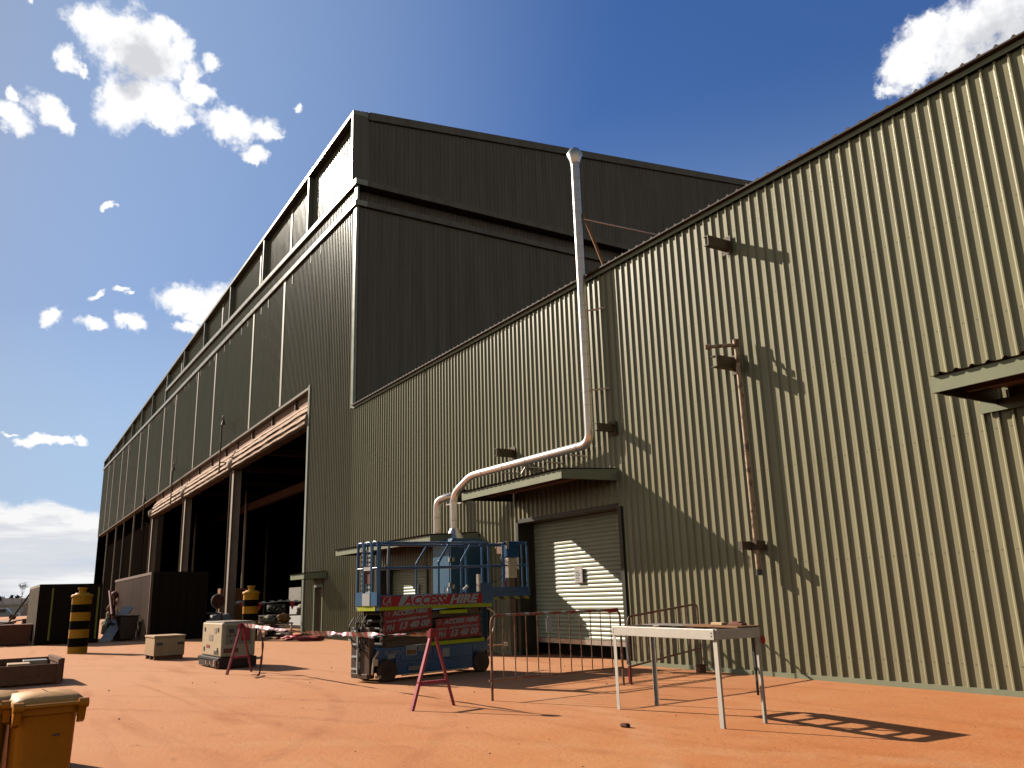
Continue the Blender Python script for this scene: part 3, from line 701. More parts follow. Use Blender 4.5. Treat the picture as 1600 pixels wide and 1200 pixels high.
m=MB(); m.hexa([(1.0,-.014,.585),(2.34,-.014,.60),(2.34,.02,.60),(1.0,.02,.585)],[(1.0,-.014,.655),(2.34,-.014,.665),(2.34,.02,.665),(1.0,.02,.655)]); m.build('yellow_strip',M['hivis'],lf)
# stickers and model number on the chassis
m=MB(); text_mb(m,'GE 3387TI',.085,(-.08,.012,.475),(1,0,0),(0,0,1),0,0,.001,.36,.016)
m.build('model_number',M['whitefaded'],lb)
m=MB(); m.box(.41,.66,.008,.013,.44,.62,0); m.box(.43,.64,.005,.0075,.46,.535,1); m.box(.70,.84,.008,.013,.50,.62,2); m.box(.0,.16,.008,.013,.41,.49,0); m.box(1.28,1.45,.008,.013,.36,.52,0); m.box(.46,.80,-.004,.0005,.17,.24,2); m.box(2.08,2.22,.010,.028,.60,.66,0)
m.build('sticker',[M['whitefaded'],M['orangebox'],M['conttan']],lb,split=True)
# platform
m=MB(); m.box(-.22,2.58,.0,W,1.27,1.345); pf=m.build('platform_deck',M['blue'],lf,bevel=.01)
m=MB(); m.box(-.215,2.56,-.010,-.001,1.275,1.343); m.box(-.232,-.221,.10,.72,1.275,1.365); m.build('yellow_strip',M['hivis'],pf)
m=MB(); m.box(-.22,2.58,.0,.02,1.347,1.56); m.box(-.22,2.58,W-.02,W,1.347,1.56); m.box(-.22,-.20,.021,W-.021,1.347,1.62); m.box(2.30,2.60,-.004,.021,1.30,1.75); m.build('toe_board',M['blue'],pf,bevel=.006,split=True)
m=sign('main_sign',-.16,2.29,1.345,1.352,1.535,1.55,-.022,[('ACCESS',.47,.022,.225,1.05,0,.3,.009),('HIRE',1.60,.024,.22,.76,1,.3,.010)],1)
# pale slanted panel behind ACCESS, logo at the left
m.add([(.20,-.0245,1.352),(.30,-.0245,1.545),(1.42,-.0245,1.548),(1.34,-.0245,1.45),(1.30,-.0245,1.356)],[(0,4,3,2,1)],1)
logo(m,-.14,1.365,.19,-.023,1)
ms=m.build('hire_sign',[M['red'],M['white']],pf,label='long red ACCESS HIRE sign with white lettering')
# rails
def rail(mb,pts,r=.025,b=.10): mb.tube(bend(pts,b,5),r,8)
zt,zm=2.52,2.06
m=MB()
for y in (.02,W-.02):
    rail(m,[(-.19,y,1.5),(-.19,y,zt),(.85,y,zt+.03),(2.52,y,zt+.05),(2.52,y,1.5)])
    m.tube([(-.19,y,zm),(2.52,y,zm+.04)],.017,8)
    rail(m,[(1.20,y,1.5),(1.20,y,2.18),(1.48,y,zt+.03)],.021,.04); rail(m,[(1.78,y,1.5),(1.78,y,2.20),(2.04,y,zt+.03)],.021,.04)
    m.tube([(.02,y,1.5),(.02,y,zt)],.019,8)
m.build('guard_rail',M['bluelite'],pf)
m=MB()
for ya,yb in ((.05,.24),(.28,.52),(.56,.76)):
    rail(m,[(-.21,ya,1.5),(-.21,ya,zt+.03),(-.21,yb,zt+.03),(-.21,yb,1.5)],.022,.07)
m.tube([(-.21,.04,zm),(-.21,.76,zm)],.02,8)
m.box(-.245,-.222,.02,.24,1.37,1.62); m.box(-.245,-.222,.52,.78,1.37,1.62)
m.build('entry_gate',M['bluelite'],pf)
m=MB()
for k in range(11): 
    if k in (5,6): continue
    m.box(-.20,-.185,.27,.50,1.52+k*.085,1.56+k*.085)
for k in range(11): m.box(-.20,-.185,.58,.66,1.50+k*.09,1.54+k*.09)
m.box(-.252,-.246,.26,.52,1.37,1.60); m.box(-.235,-.223,.27,.51,2.02,2.09); m.build('gate_slat',M['white'],pf)
m=MB(); m.box(-.205,-.185,.27,.50,1.78,2.01); m.build('gate_plate',M['rustred'],pf)
m=MB(); rail(m,[(.02,.04,2.45),(.0,.04,1.9),(.02,.04,1.5)],.022,.05); m.build('document_tube',M['whitefaded'],pf)
# roll-out extension
m=MB(); m.box(2.60,3.70,.03,W-.03,1.46,1.56); m.box(2.60,3.70,.03,.05,1.561,1.66); ex=m.build('extension_deck',M['blue'],pf,bevel=.008)
m=MB(); m.box(2.66,3.66,.004,.028,1.405,1.47); m.build('hazard_strip',M['hazard'],ex)
m=MB()
for y in (.05,W-.05):
    rail(m,[(2.95,y,1.55),(2.95,y,zt+.08),(3.66,y,zt+.08),(3.66,y,1.55)]); m.tube([(2.5,y,zm+.05),(3.66,y,zm+.05)],.017,8); m.tube([(2.3,y,zt+.02),(3.66,y,zt+.06)],.019,8)
m.tube([(3.66,.05,zt+.08),(3.66,W-.05,zt+.08)],.021,8); m.tube([(3.50,.05,1.55),(3.50,.05,zt+.06)],.018,8); m.tube([(3.25,.4,1.55),(3.25,.4,zt)],.018,8)
m.build('extension_rail',M['bluelite'],ex)
m=MB(); m.box(3.05,3.40,.02,.16,2.28,2.62); m.build('control_shroud',M['blue'],ex,bevel=.02)
m=MB(); m.box(3.06,3.30,.0,.10,1.85,2.26); m.box(3.08,3.28,-.004,.0,2.1,2.24); m.build('control_box',M['galvdull'],ex,bevel=.012)
m=MB(); m.cyl((3.02,.10,1.58),(3.02,.10,1.80),.045,14); m.cyl((3.02,.10,1.80),(3.02,.10,1.85),.02,10); m.build('fire_extinguisher',M['red'],ex)
m=MB(); m.box(3.02,3.09,.0,.03,2.46,2.62); m.build('tag',M['cream'],ex)
m=MB(); m.tube(bend([(3.0,.05,1.95),(2.75,.05,1.78),(2.45,.05,1.72)],.15),.012,6); m.tube(bend([(2.95,.05,2.4),(2.86,.03,2.2),(2.95,.05,2.1)],.1),.012,6); m.build('cable',M['hose'],ex)
m=MB(); m.box(2.24,2.30,.03,.10,1.58,1.93); m.build('latch_lever',M['galvdull'],pf)
m=MB(); m.tube([(1.38,.06,1.56),(1.38,.06,1.68),(1.46,.06,1.68),(1.46,.06,1.56)],.012,6); m.tube([(1.95,.2,1.6),(2.05,.15,1.7)],.03,8); m.build('deck_fittings',M['galvdull'],pf,split=True)
m=MB()
for x in (2.45,): m.tube(bend([(x,.02,1.25),(x+.2,.0,1.15),(x+.15,.02,.75),(x,.04,.62)],.1),.016,6)
m.tube(bend([(2.44,.05,.52),(2.7,.05,.5),(2.95,.05,.5)],.1),.018,6); m.box(2.94,3.0,.02,.08,.46,.54); m.build('rear_hose',M['galvdull'],lf)

# =================================================================== TRESTLES + TAPE
def trestle(name,loc,rz,label):
    t=thing(name,label,'trestle',loc,rz,'red A-frame trestles')
    for s in (-1,1):
        m=MB(); m.bar((0,s*.365,.0),(0,s*.03,1.0),.014,.055,0,(1,0,0)); m.bar((.022,s*.352,.0),(.022,s*.03,.985),.04,.012,0,(1,0,0)); m.build('leg',M['pinkred'],t)
    m=MB(); m.bar((.0,-.26,.34),(.0,.26,.34),.04,.05); m.build('cross_brace',M['pinkred'],t)
    m=MB(); m.box(-.04,.05,-.075,.075,.955,1.035); m.box(-.02,.03,-.05,.05,1.036,1.06); m.build('top_clamp',M['redfaded'],t)
    return t
t1=trestle('trestle',(-11.02,5.475,0),math.atan2(.12,.71)*1,'red A-frame trestle standing in front of the scissor lift')
t2=dup(t1,(-19.43,4.93,0),.53,'red A-frame trestle standing in front of the cream generator')
A=Vector((-19.40,4.95,1.03)); B=Vector((-11.03,5.46,.995))
m=MB(); n=70; vs=[]; fs=[]
for i in range(n+1):
    t=i/n; p=A.lerp(B,t); p.z-=.08*4*t*(1-t); tw=2.2*noise.noise((t*9,0,1))+t*5
    w=.034+.014*noise.noise((t*20,4,1)); d=Vector((-.05*math.sin(tw),math.sin(tw)*.9,math.cos(tw)))*w
    vs+=[p+d+Vector((0,.004,0)),p-d]
fs=[(2*i,2*i+1,2*i+3,2*i+2) for i in range(n)]
m.add(vs,fs,0,True)
vs2=[Vector(p)+Vector((0,.012,-.02-.012*noise.noise((i*.3,2,2)))) for i,p in enumerate(vs)]; m.add(vs2,fs,0,True)
tag(m.build('barrier_tape',M['tape']),'twisted red and white barrier tape strung between the two red trestles','tape')
m=MB(); q=[(-18.2,4.98,.95),(-17.95,5.0,.78),(-17.9,5.0,.55),(-17.98,5.0,.3),(-18.0,4.98,.012),(-18.25,4.9,.012)]
pb=bend(q,.2,4); vs=[]
for i,p in enumerate(pb): vs+=[p+Vector((.02*math.cos(i),.02,0)),p-Vector((.02*math.cos(i),.02,-.003))]
m.add(vs,[(2*i,2*i+1,2*i+3,2*i+2) for i in range(len(pb)-1)]); m.bar((-18.2,5.15,.012),(-17.8,4.85,.012),.03,.012)
tag(m.build('tape_tail',M['rustred']),'dirty loose tape end hanging to the ground right of the generator','tape')

# =================================================================== CROWD BARRIERS
def barrier(loc,rz,label,L,tilt=0,H=1.2):
    b=thing('crowd_barrier',label,'barrier',loc,rz,'steel crowd barriers')
    m=MB(); r=.12; z0=.0
    dz=lambda x: tilt*x/L
    m.tube(bend([(0,0,0),(0,0,H),(L*.5,0,H+tilt*.5),(L,0,H+tilt),(L,0,tilt)],r,6),.019,8); m.build('outer_frame',M['barrier'],b)
    m=MB(); m.tube([(-.05,0,.28),(L+.02,0,.28+tilt)],.016,8); m.build('bottom_rail',M['barrier'],b)
    n=11
    m=MB()
    for k in range(1,n+1):
        x=k*L/(n+1); m.cyl((x,0,.28+dz(x)),(x,0,H+dz(x)),.009,6)
    m.build('infill_bars',M['barrier'],b)
    return b
b1=barrier((-11.11,6.49,0),math.atan2(2.6,-.16),'steel crowd barrier with a white tag between the scissor lift and the table',2.6)
m=MB(); m.box(1.02,1.14,-.03,-.026,.92,1.13); m.box(1.05,1.11,-.031,-.0262,1.13,1.18); m.build('white_tag',M['white'],b1)
m=MB()
for k in range(14):
    x=.1+k*.18; m.tube([(x,0,1.2),(x+.05+.05*random.random(),0,1.2)],.0215,8,k%2)
m.tube([(2.35,0,1.19),(2.55,0,1.2)],.034,8,0); m.build('tape_wrap',[M['redfaded'],M['whitefaded']],b1)
b2=barrier((-11.26,9.24,0),math.atan2(2.2,-.62),'steel crowd barrier leaning up to the ribbed wall behind the table',2.3,.15,1.08)
m=MB(); m.bar((-.02,.01,.02),(.0,.02,.62),.035,.035,0); m.bar((.02,.02,.02),(-.06,.01,.75),.03,.03,0); m.build('tape_wrap',M['tape'],b2)
m=MB(); m.box(-11.95,-11.83,11.36,11.5,0,.145); tag(m.build('timber_block',M['timber']),'small dark timber block under the foot of the leaning barrier','block')

# =================================================================== ALUMINIUM TABLE FRAME
tb=thing('work_table','tall bare aluminium table frame with four thin legs beside the ribbed wall','table',(-8.08,7.47,0),math.atan2(-.17,2.06))
tx,ty,H=1.03,.315,1.05
for sx in (-1,1):
    for sy in (-1,1):
        m=MB(); x=sx*(tx-.02); y=sy*(ty-.0); m.box(x-.034,x+.034,y-.003,y+.003,0,H-.10); m.box(x-sx*.0-.003+sx*.025,x+.003+sx*.025,y-sy*.003-.028 if sy>0 else y+.0035,y-.0035 if sy>0 else y+.03,0,H-.10)
        m.build('leg',M['alu'],tb)
m=MB(); m.box(-tx,tx,-ty-.03,-ty-.005,H-.115,H); m.box(-tx,tx,-ty-.0048,-ty+.03,H-.012,H); m.build('front_rail',M['alu'],tb,bevel=.004)
m=MB(); m.box(-tx,tx,ty+.005,ty+.03,H-.115,H); m.build('rear_rail',M['alu'],tb,bevel=.004)
for sx in (-1,1):
    m=MB(); m.box(sx*(tx+.012)-.012,sx*(tx+.012)+.012,-ty-.004,ty+.004,H-.113,H-.002); m.build('end_rail',M['alu'],tb,bevel=.003)
m=MB()
for x in (-.62,-.2,.22,.64): m.box(x-.03,x+.03,-ty+.031,ty+.004,H-.05,H-.013)
m.build('slat',M['alu'],tb,split=True)
m=MB()
for x in (-tx+.04,tx-.04):
    for z in (H-.04,H-.075): m.cyl((x,-ty-.034,z),(x,-ty-.029,z),.008,8)
m.build('bolt',M['dial'],tb,split=True)
m=MB(); m.blob((tx+.03,ty+.04,H-.14),(.02,.03,.05),2,.4); m.build('red_flag_tape',M['red'],tb)
m=MB(); m.bar((tx-.05,ty-.04,.3),(tx-.05,ty-.04,H-.12),.02,.02); m.build('strut',M['dial'],tb)
Rt=Matrix.Translation((-8.08,7.47,0))@Matrix.Rotation(math.atan2(-.17,2.06),4,'Z')
m=MB(); m.box(.02,1.02,.02,.36,H+.002,H+.018); m.xf(Rt); tag(m.build('plywood_board',M['ply']),'offcut of brown plywood lying on the far side of the aluminium table','board')
m=MB(); m.box(-.9,.0,.08,.37,H+.002,H+.012); m.xf(Rt); tag(m.build('grey_sheet',M['grip']),'thin grey sheet lying beside the plywood on the aluminium table','sheet')
m=MB(); m.box(.42,.62,.14,.22,H+.02,H+.05); m.xf(Rt); tag(m.build('timber_offcut',M['palewood'],bevel=.004),'short pale timber offcut on the plywood board','offcut')
m=MB(); m.box(.66,.90,.2,.28,H+.02,H+.045); m.box(.72,.84,.21,.27,H+.0455,H+.06); m.xf(Rt); tag(m.build('hand_tool',M['rustred'],bevel=.004),'small rusty brown tool on the plywood board right of the offcut','tool')

# =================================================================== BOLLARDS
def bollard(loc,label,rz=0):
    b=thing('bollard',label,'bollard',loc,rz,'yellow and black striped bollards')
    zs=[.0,.22,.50,.78,1.06,1.34,1.60,1.86]; r=.31
    m=MB()
    for i in range(len(zs)-1): m.tube([(0,0,zs[i]),(0,0,zs[i+1])],r,36,i%2 if i else 0,cap=(i==0))
    m.build('striped_post',[M['yellow'],M['blackpaint']],b)
    m=MB(); m.tube([(0,0,1.84),(0,0,1.90),(0,0,1.93)],[.345,.345,.30],36); m.tube([(0,0,1.92),(0,0,1.98)],[.27,.20],24); m.build('cap',M['yellow'],b)
    m=MB(); m.tube([(0,0,1.97),(0,0,2.13)],.115,20); m.tube([(0,0,2.10),(0,0,2.16)],.15,20); m.build('lifting_neck',M['yellow'],b)
    m=MB(); m.box(-.37,-.31,-.05,.05,1.72,1.86); m.box(.31,.37,-.05,.05,1.72,1.86); m.build('lug',M['yellow'],b,split=True)
    return b
bo=bollard((-32.6,2.86,0),'yellow and black striped bollard in front of the black container')
dup(bo,(-35.3,9.29,0),.3,'yellow and black striped bollard beside the open hangar doorway')

# =================================================================== CONTAINERS
c1=thing('shipping_container','black container end with two upright yellow strips, tan side, far left','container',(-41.4,1.97,0),.02)
cw,ch,cl=2.44,2.5,6.1
m=MB(); m.box(-.10,0,.0,.12,0,ch); m.box(-.10,0,cw-.12,cw,0,ch); m.box(-.10,0,.121,cw-.121,ch-.14,ch); m.box(-.10,0,.121,cw-.121,0,.14); m.build('end_frame',M['contshade'],c1)
m=MB(); m.box(-.10,-.03,.122,cw/2-.005,.142,ch-.142); m.box(-.10,-.03,cw/2+.005,cw-.122,.142,ch-.142); m.build('end_door',M['contshade'],c1)
for y in (.52,cw-.14):
    m=MB(); m.box(-.028,.004,y-.035,y+.035,.18,ch-.16); m.build('yellow_strip',mat('strip_olive_%d'%int(y*100),(.34,.36,.05),.5,0,.1,5),c1)
m=MB()
vs=[]; pr=[]
k=0; x=-cl
while x<-.1:
    for dx,dd in ((0,0),(.07,.036),(.14,.036),(.21,0)): pr.append((min(x+dx,-.101),dd))
    x+=.28
for x,d in pr: vs+=[(x,d,.14),(x,d,ch-.1)]
m.add(vs,[(2*i,2*i+2,2*i+3,2*i+1) for i in range(len(pr)-1)])
m.box(-cl,-.1,0,.06,0,.139); m.box(-cl,-.1,0,.06,ch-.099,ch); m.build('side_panel',M['conttan'],c1)
m=MB(); m.box(-cl,-.11,.10,cw,.1,ch-.01); m.build('container_body',M['contshade'],c1)
c2=thing('shipping_container','tall brown ribbed shipping container with dark doors closing off the doorway','container',(-40.0,6.14,0),-.0)
ch,cl=2.92,12.1
m=MB(); pr=[]; x=-cl
while x<-.12:
    for dx,dd in ((0,.0),(.05,.06),(.17,.06),(.22,0)): pr.append((min(x+dx,-.121),dd))
    x+=.29
vs=[]
for x,d in pr: vs+=[(x,.02+d,.16),(x,.02+d,ch-.12)]
m.add(vs,[(2*i,2*i+2,2*i+3,2*i+1) for i in range(len(pr)-1)])
m.build('side_panel',M['contbrown'],c2)
m=MB(); m.box(-cl,-.121,0,.07,0,.159); m.box(-cl,-.121,0,.07,ch-.119,ch); m.box(-.12,0,0,.10,0,ch); m.build('side_frame',M['contbrown'],c2)
m=MB(); m.box(-.12,0,.101,cw,ch-.14,ch); m.box(-.12,0,.101,cw,0,.14); m.box(-.12,0,cw-.1,cw+.0,.141,ch-.141); m.build('end_frame',M['contshade'],c2)
for y0,y1 in ((.102,cw/2-.01),(cw/2+.01,cw-.102)):
    m=MB(); m.box(-.12,-.04,y0,y1,.142,ch-.142); d=m.build('end_door',M['contshade'],c2)
    m=MB()
    for y in (y0+.3,y1-.3): m.cyl((-.02,y,.1),(-.02,y,ch-.1),.018,8)
    m.build('lock_rod',M['contshade'],d)
m=MB(); m.box(-cl,-.121,.08,cw,.1,ch-.02); m.build('container_body',M['contshade'],c2)

# =================================================================== TOOLBOX, GENERATOR
tbx=thing('site_toolbox','pale wooden site box on dark skids, alone on the red ground','toolbox',(-25.9,4.2,0),.06)
m=MB(); m.box(-1.15,0,0,.82,.11,.60); m.build('box_body',M['palewood'],tbx,bevel=.012)
m=MB(); m.box(-1.17,.02,-.02,.84,.602,.66); m.build('lid',M['palewood'],tbx,bevel=.012)
m=MB()
for x in (-1.08,-.58,-.1): m.box(x-.05,x+.05,.03,.80,0,.108)
m.build('skid',M['timber'],tbx,split=True)
m=MB()
for y in (.14,.70): m.box(.001,.02,y-.08,y+.08,.40,.47); m.box(.021,.035,y-.05,y+.05,.41,.44)
m.build('handle',M['dial'],tbx,split=True)
gn=thing('generator','cream coloured diesel generator on a black base behind the far trestle','generator',(-20.9,4.86,0),.04)
m=MB(); m.box(-1.75,0,0,.80,.27,1.04); gb=m.build('canopy',M['cream'],gn,bevel=.03)
m=MB(); m.box(-1.70,-.04,.05,.75,1.041,1.07); m.build('canopy_top',M['conttan'],gn,bevel=.01)
m=MB(); m.box(-1.80,.03,-.04,.84,.03,.26); m.box(-1.85,.01,-.06,-.041,.19,.25); m.build('bund_base',M['black'],gn,bevel=.015)
m=MB(); m.box(.0,.012,.1,.70,.55,.98,0); m.box(.0125,.02,.16,.28,.80,.90,1); m.box(.0125,.018,.45,.66,.62,.93,2)
for y,z in ((.16,.72),(.28,.73),(.36,.64),(.2,.6)): m.box(.0125,.022,y,y+.05,z,z+.035,1)
m.box(.0,.010,.06,.40,.36,.46,3)
m.build('control_panel',[M['conttan'],M['dial'],M['redfaded'],M['rustred']],gb)
m=MB()
for x,z in ((-1.5,.88),(-.3,.88),(-1.5,.42),(-.3,.42)): m.box(x-.04,x+.04,-.012,-.0005,z-.05,z+.05,0)
m.box(-1.1,-.75,-.008,-.0005,.62,.76,1); m.box(-.65,-.45,-.008,-.0005,.80,.92,1); m.box(-1.3,-1.0,-.008,-.0005,.45,.52,2)
for k in range(5): m.box(-.6+k*.09,-.56+k*.09,-.006,-.0004,.31,.40,0)
m.build('side_fitting',[M['dial'],M['conttan'],M['redfaded']],gb,split=True)
m=MB()
for k in range(3): m.cyl((-.9+k*.35,-.06,.13),(-.9+k*.35,-.10,.13),.04,10)
m.bar((-.2,-.08,.06),(-.2,-.08,.2),.05,.1); m.cyl((-.05,.84,.2),(-.05,.98,.2),.03,8); m.build('outlet',M['galvdull'],gn,split=True)

# =================================================================== WHEELIE BINS
def wheelie(loc,rz,label):
    b=thing('wheelie_bin',label,'wheelie bin',loc,rz,'yellow wheelie bins')
    # local +x = back side with the hinge, wheels underneath
    w,d,H=.37,.46,.90; wb,db=.30,.36
    m=MB(); n=10
    def ring(z,ww,dd,x0,rad):
        out=[]
        for cx,cy,a0 in ((dd/2-rad,ww/2-rad,0),(-dd/2+rad,ww/2-rad,90),(-dd/2+rad,-ww/2+rad,180),(dd/2-rad,-ww/2+rad,270)):
            for k in range(5):
                a=math.radians(a0+k*22.5); out.append((x0+cx+rad*math.cos(a),cy+rad*math.sin(a),z))
        return out
    rs=[ring(.03,wb,db,-.25,.05),ring(.25,lin(.25,0,wb,.86,w-.02),lin(.25,0,db,.86,d-.02),-.25,.05),ring(.84,w-.03,d-.03,-.25,.05),ring(.845,w+.02,d+.02,-.25,.05),ring(.895,w+.02,d+.02,-.25,.05)]
    vs=[p for r in rs for p in r]; K=20; fs=[]
    for i in range(len(rs)-1):
        for k in range(K): fs.append((i*K+k,i*K+(k+1)%K,(i+1)*K+(k+1)%K,(i+1)*K+k))
    m.add(vs,fs,0,True); m.add(rs[0],[tuple(range(K))[::-1]])
    m.build('bin_body',M['bin'],b,bevel=.004)
    m=MB(); rs=[ring(.897,w+.035,d+.05,-.255,.06),ring(.925,w+.035,d+.05,-.255,.06),ring(.955,w-.02,d-.02,-.265,.08),ring(.972,w-.22,d-.22,-.27,.08)]
    vs=[p for r in rs for p in r]; fs=[]
    for i in range(len(rs)-1):
        for k in range(K): fs.append((i*K+k,i*K+(k+1)%K,(i+1)*K+(k+1)%K,(i+1)*K+k))
    m.add(vs,fs,0,True); m.add(rs[-1],[tuple(range(K))],0,True); m.add(rs[0],[tuple(range(K))[::-1]])
    m.build('lid',M['binlid'],b)
    m=MB()
    for s in (-1,1):
        m.cyl((.05,s*.155,.905),(.05,s*.212,.905),.030,14); m.hexa([(-.03,s*.184-.02,.78),(.02,s*.184-.02,.80),(.02,s*.184+.02,.80),(-.03,s*.184+.02,.78)],[(-.03,s*.184-.02,.90),(.06,s*.184-.02,.90),(.06,s*.184+.02,.90),(-.03,s*.184+.02,.90)])
    m.cyl((.065,-.155,.905),(.065,.155,.905),.014,10); m.build('handle',M['bin'],b)
    m=MB()
    for s in (-1,1): m.cyl((-.06,s*.17,.10),(-.06,s*.215,.10),.10,18)
    m.cyl((-.06,-.2,.10),(-.06,.2,.10),.012,8); m.build('wheel',M['black'],b)
    return b
w1=wheelie((-6.33,.432,0),.08,'yellow wheelie bin with its hinge side towards the camera, bottom left corner')
m=MB(); m.box(-.0,.0105,.03,.07,.715,.728); m.build('scuff_mark',M['dial'],w1)
dup(w1,(-6.58,.025,0),-.16,'yellow wheelie bin half out of frame at the left edge')
# timber crate behind the bins
cr=thing('timber_crate','low open crate of dark weathered timber behind the yellow bins','crate',(-20.0,.15,0),.05)
m=MB(); m.box(-.05,0,0,1.40,.04,.40); m.build('front_board',M['timber'],cr,bevel=.006)
m=MB(); m.box(-1.9,-1.85,0,1.4,.04,.46); m.build('back_board',M['timber'],cr,bevel=.006)
for y in (0,1.31):
    m=MB(); m.box(-1.95,.03,y,y+.09,.401,.50); m.box(-1.85,-.051,y+.02,y+.07,.04,.40); m.build('side_board',M['timber'],cr,bevel=.006)
m=MB(); m.box(-1.84,-.06,.1,1.3,.02,.06)
for y in (.1,.65,1.25): m.box(-1.8,-.1,y-.05,y+.05,-.0,.019)
m.box(-.02,.06,1.28,1.36,0,.48); m.build('floor_board',M['timber'],cr)
for nm,a,mt,lb in (('carton',(-20.95,-20.35,.55,.95,.07,.42),'palewood','pale carton lying inside the open timber crate'),('steel_tray',(-21.5,-21.05,.85,1.3,.07,.44),'grip','grey tray standing in the back of the timber crate')):
    m=MB(); m.box(*a); tag(m.build(nm,M[mt],bevel=.01),lb,nm.replace('_',' '))
m=MB(); m.box(-10.1,-9.35,.25,.84,0,.50); m.box(-10.13,-9.32,.22,.87,.501,.57); tag(m.build('utility_box',M['grip'],bevel=.008),'small grey box just behind the nearest yellow bin','box')

# =================================================================== CLUTTER, LEFT OF THE DOORWAY
rp=thing('steel_ramp','grey steel sheet leaning down from a dark pile between the two containers','ramp',(-41.5,5.0,0))
m=MB(); m.hexa([(.1,-.55,.02),(.2,-.1,.0),(-1.6,.95,1.42),(-1.75,.55,1.44)],[(.1,-.55,.07),(.2,-.1,.05),(-1.6,.95,1.47),(-1.75,.55,1.49)]); m.build('sheet',M['grip'],rp)
m=MB(); m.bar((-.1,-.2,0.05),(-1.9,.5,1.2),.05,.09); m.bar((-1.92,.6,0),(-1.92,.6,1.1),.07,.07); m.build('side_channel',M['galvdull'],rp)
m=MB()
for i in range(9): m.blob((-42.3-random.random()*1.2,5.15+random.random()*.7,.2+.5*random.random()),(.4,.28,.3),2,.5,0,i)
tag(m.build('scrap_pile',M['darkmetal']),'low dark heap of scrap behind the leaning grey sheet','scrap heap')
gb=thing('rubbish_bin','dark green lidless rubbish bin against the brown container','bin',(-41.6,5.62,0),.1)
m=MB(); m.hexa([(-.5,-.3,.06),(0,-.3,.06),(0,.3,.06),(-.5,.3,.06)],[(-.6,-.38,1.05),(.06,-.38,1.05),(.06,.38,1.05),(-.6,.38,1.05)]); m.build('bin_body',M['bingreen'],gb,bevel=.03)
m=MB(); m.box(-.64,.10,-.42,.42,1.051,1.10); m.build('bin_rim',M['bingreen'],gb,bevel=.02)
m=MB(); m.box(-43.2,-42.2,5.15,5.9,.98,1.13); m.box(-43.1,-43.0,5.2,5.85,0,.979); m.box(-42.4,-42.3,5.2,5.85,0,.979); tag(m.build('timber_bench',M['timber']),'brown timber bench top on legs left of the green rubbish bin','bench')
m=MB()
for x,y,h_ in ((-50.5,6.0,2.1),(-50.8,6.25,1.7),(-50.2,5.8,1.4)): m.cyl((x,y,0),(x+.1,y,h_),.06,8); m.blob((x,y,h_),(.18,.18,.2),2,.4,0,x)
m.tube([(-50.3,5.7,2.3),(-47.6,5.6,1.1)],.06,8)
tag(m.build('pipe_rack',M['rustred']),'rack of rusty upright pipes beyond the leaning grey sheet','pipe rack')
for (x,y,z,r_,lb) in ((-51.2,6.0,1.0,.25,'white sack hung on the rusty pipe rack, upper one'),(-49.5,5.65,.45,.33,'white sack on the ground before the rusty pipe rack')):
    m=MB(); m.blob((x,y,z),(r_,r_,r_*1.3),3,.5,0,z); tag(m.build('sack',M['cloth']),lb,'sack')
# left of the black container
m=MB(); m.hexa([(-44.2,.55,.05),(-42.6,.55,.05),(-42.6,1.85,.05),(-44.2,1.85,.05)],[(-44.3,.45,.8),(-42.5,.45,.8),(-42.5,1.9,.8),(-44.3,1.9,.8)]); m.box(-44.32,-42.48,.40,1.93,.801,.86); tag(m.build('steel_skip',M['rustred']),'low rust red steel skip against the black container','skip')
m=MB(); m.bar((-42.9,.7,.9),(-44.0,1.6,1.05),.08,.05); tag(m.build('steel_offcut',M['rustred']),'rusty bar lying across the rim of the red skip','bar')
m=MB(); m.blob((-42.2,.35,.28),(.22,.2,.32),3,.4,0,4); tag(m.build('sack',M['cloth']),'pale sack standing left of the red skip','sack')
m=MB(); m.blob((-45.2,.1,.25),(.7,.6,.4),3,.5,0,8); m.blob((-44.4,-.4,.15),(.7,.4,.25),3,.5,0,9); tag(m.build('rubble_heap',M['stone']),'small heap of red rubble at the far left edge','rubble')
m=MB()
for y in (-1.4,-.7): m.bar((-43.0,y,.08),(-46.0,y+.7,.10),.18,.15)
tag(m.build('timber_sleepers',M['timber']),'dark timber sleepers on the ground at the far left edge','sleepers')
m=MB(); m.tube([(-48.0,1.95,2.3),(-48.6,.95,.55)],.05,8); m.tube([(-48.6,.95,.5),(-49.4,-.4,.02)],.02,6); tag(m.build('prop_pole',M['darkmetal']),'dark pole leaning against the tan side of the black container','pole')
m=MB(); m.box(-74,-66,-5,1.9,0,.62); m.box(-74.1,-65.9,-5.1,2.0,.621,.72); tag(m.build('concrete_plinth',M['conttan']),'long low concrete plinth far behind at the left edge','plinth')
m=MB(); m.box(-69,-67.6,2.4,4.2,0,.85); tag(m.build('steel_bin',M['rustred'],bevel=.03),'rusty low steel bin at the end of the concrete plinth','bin')
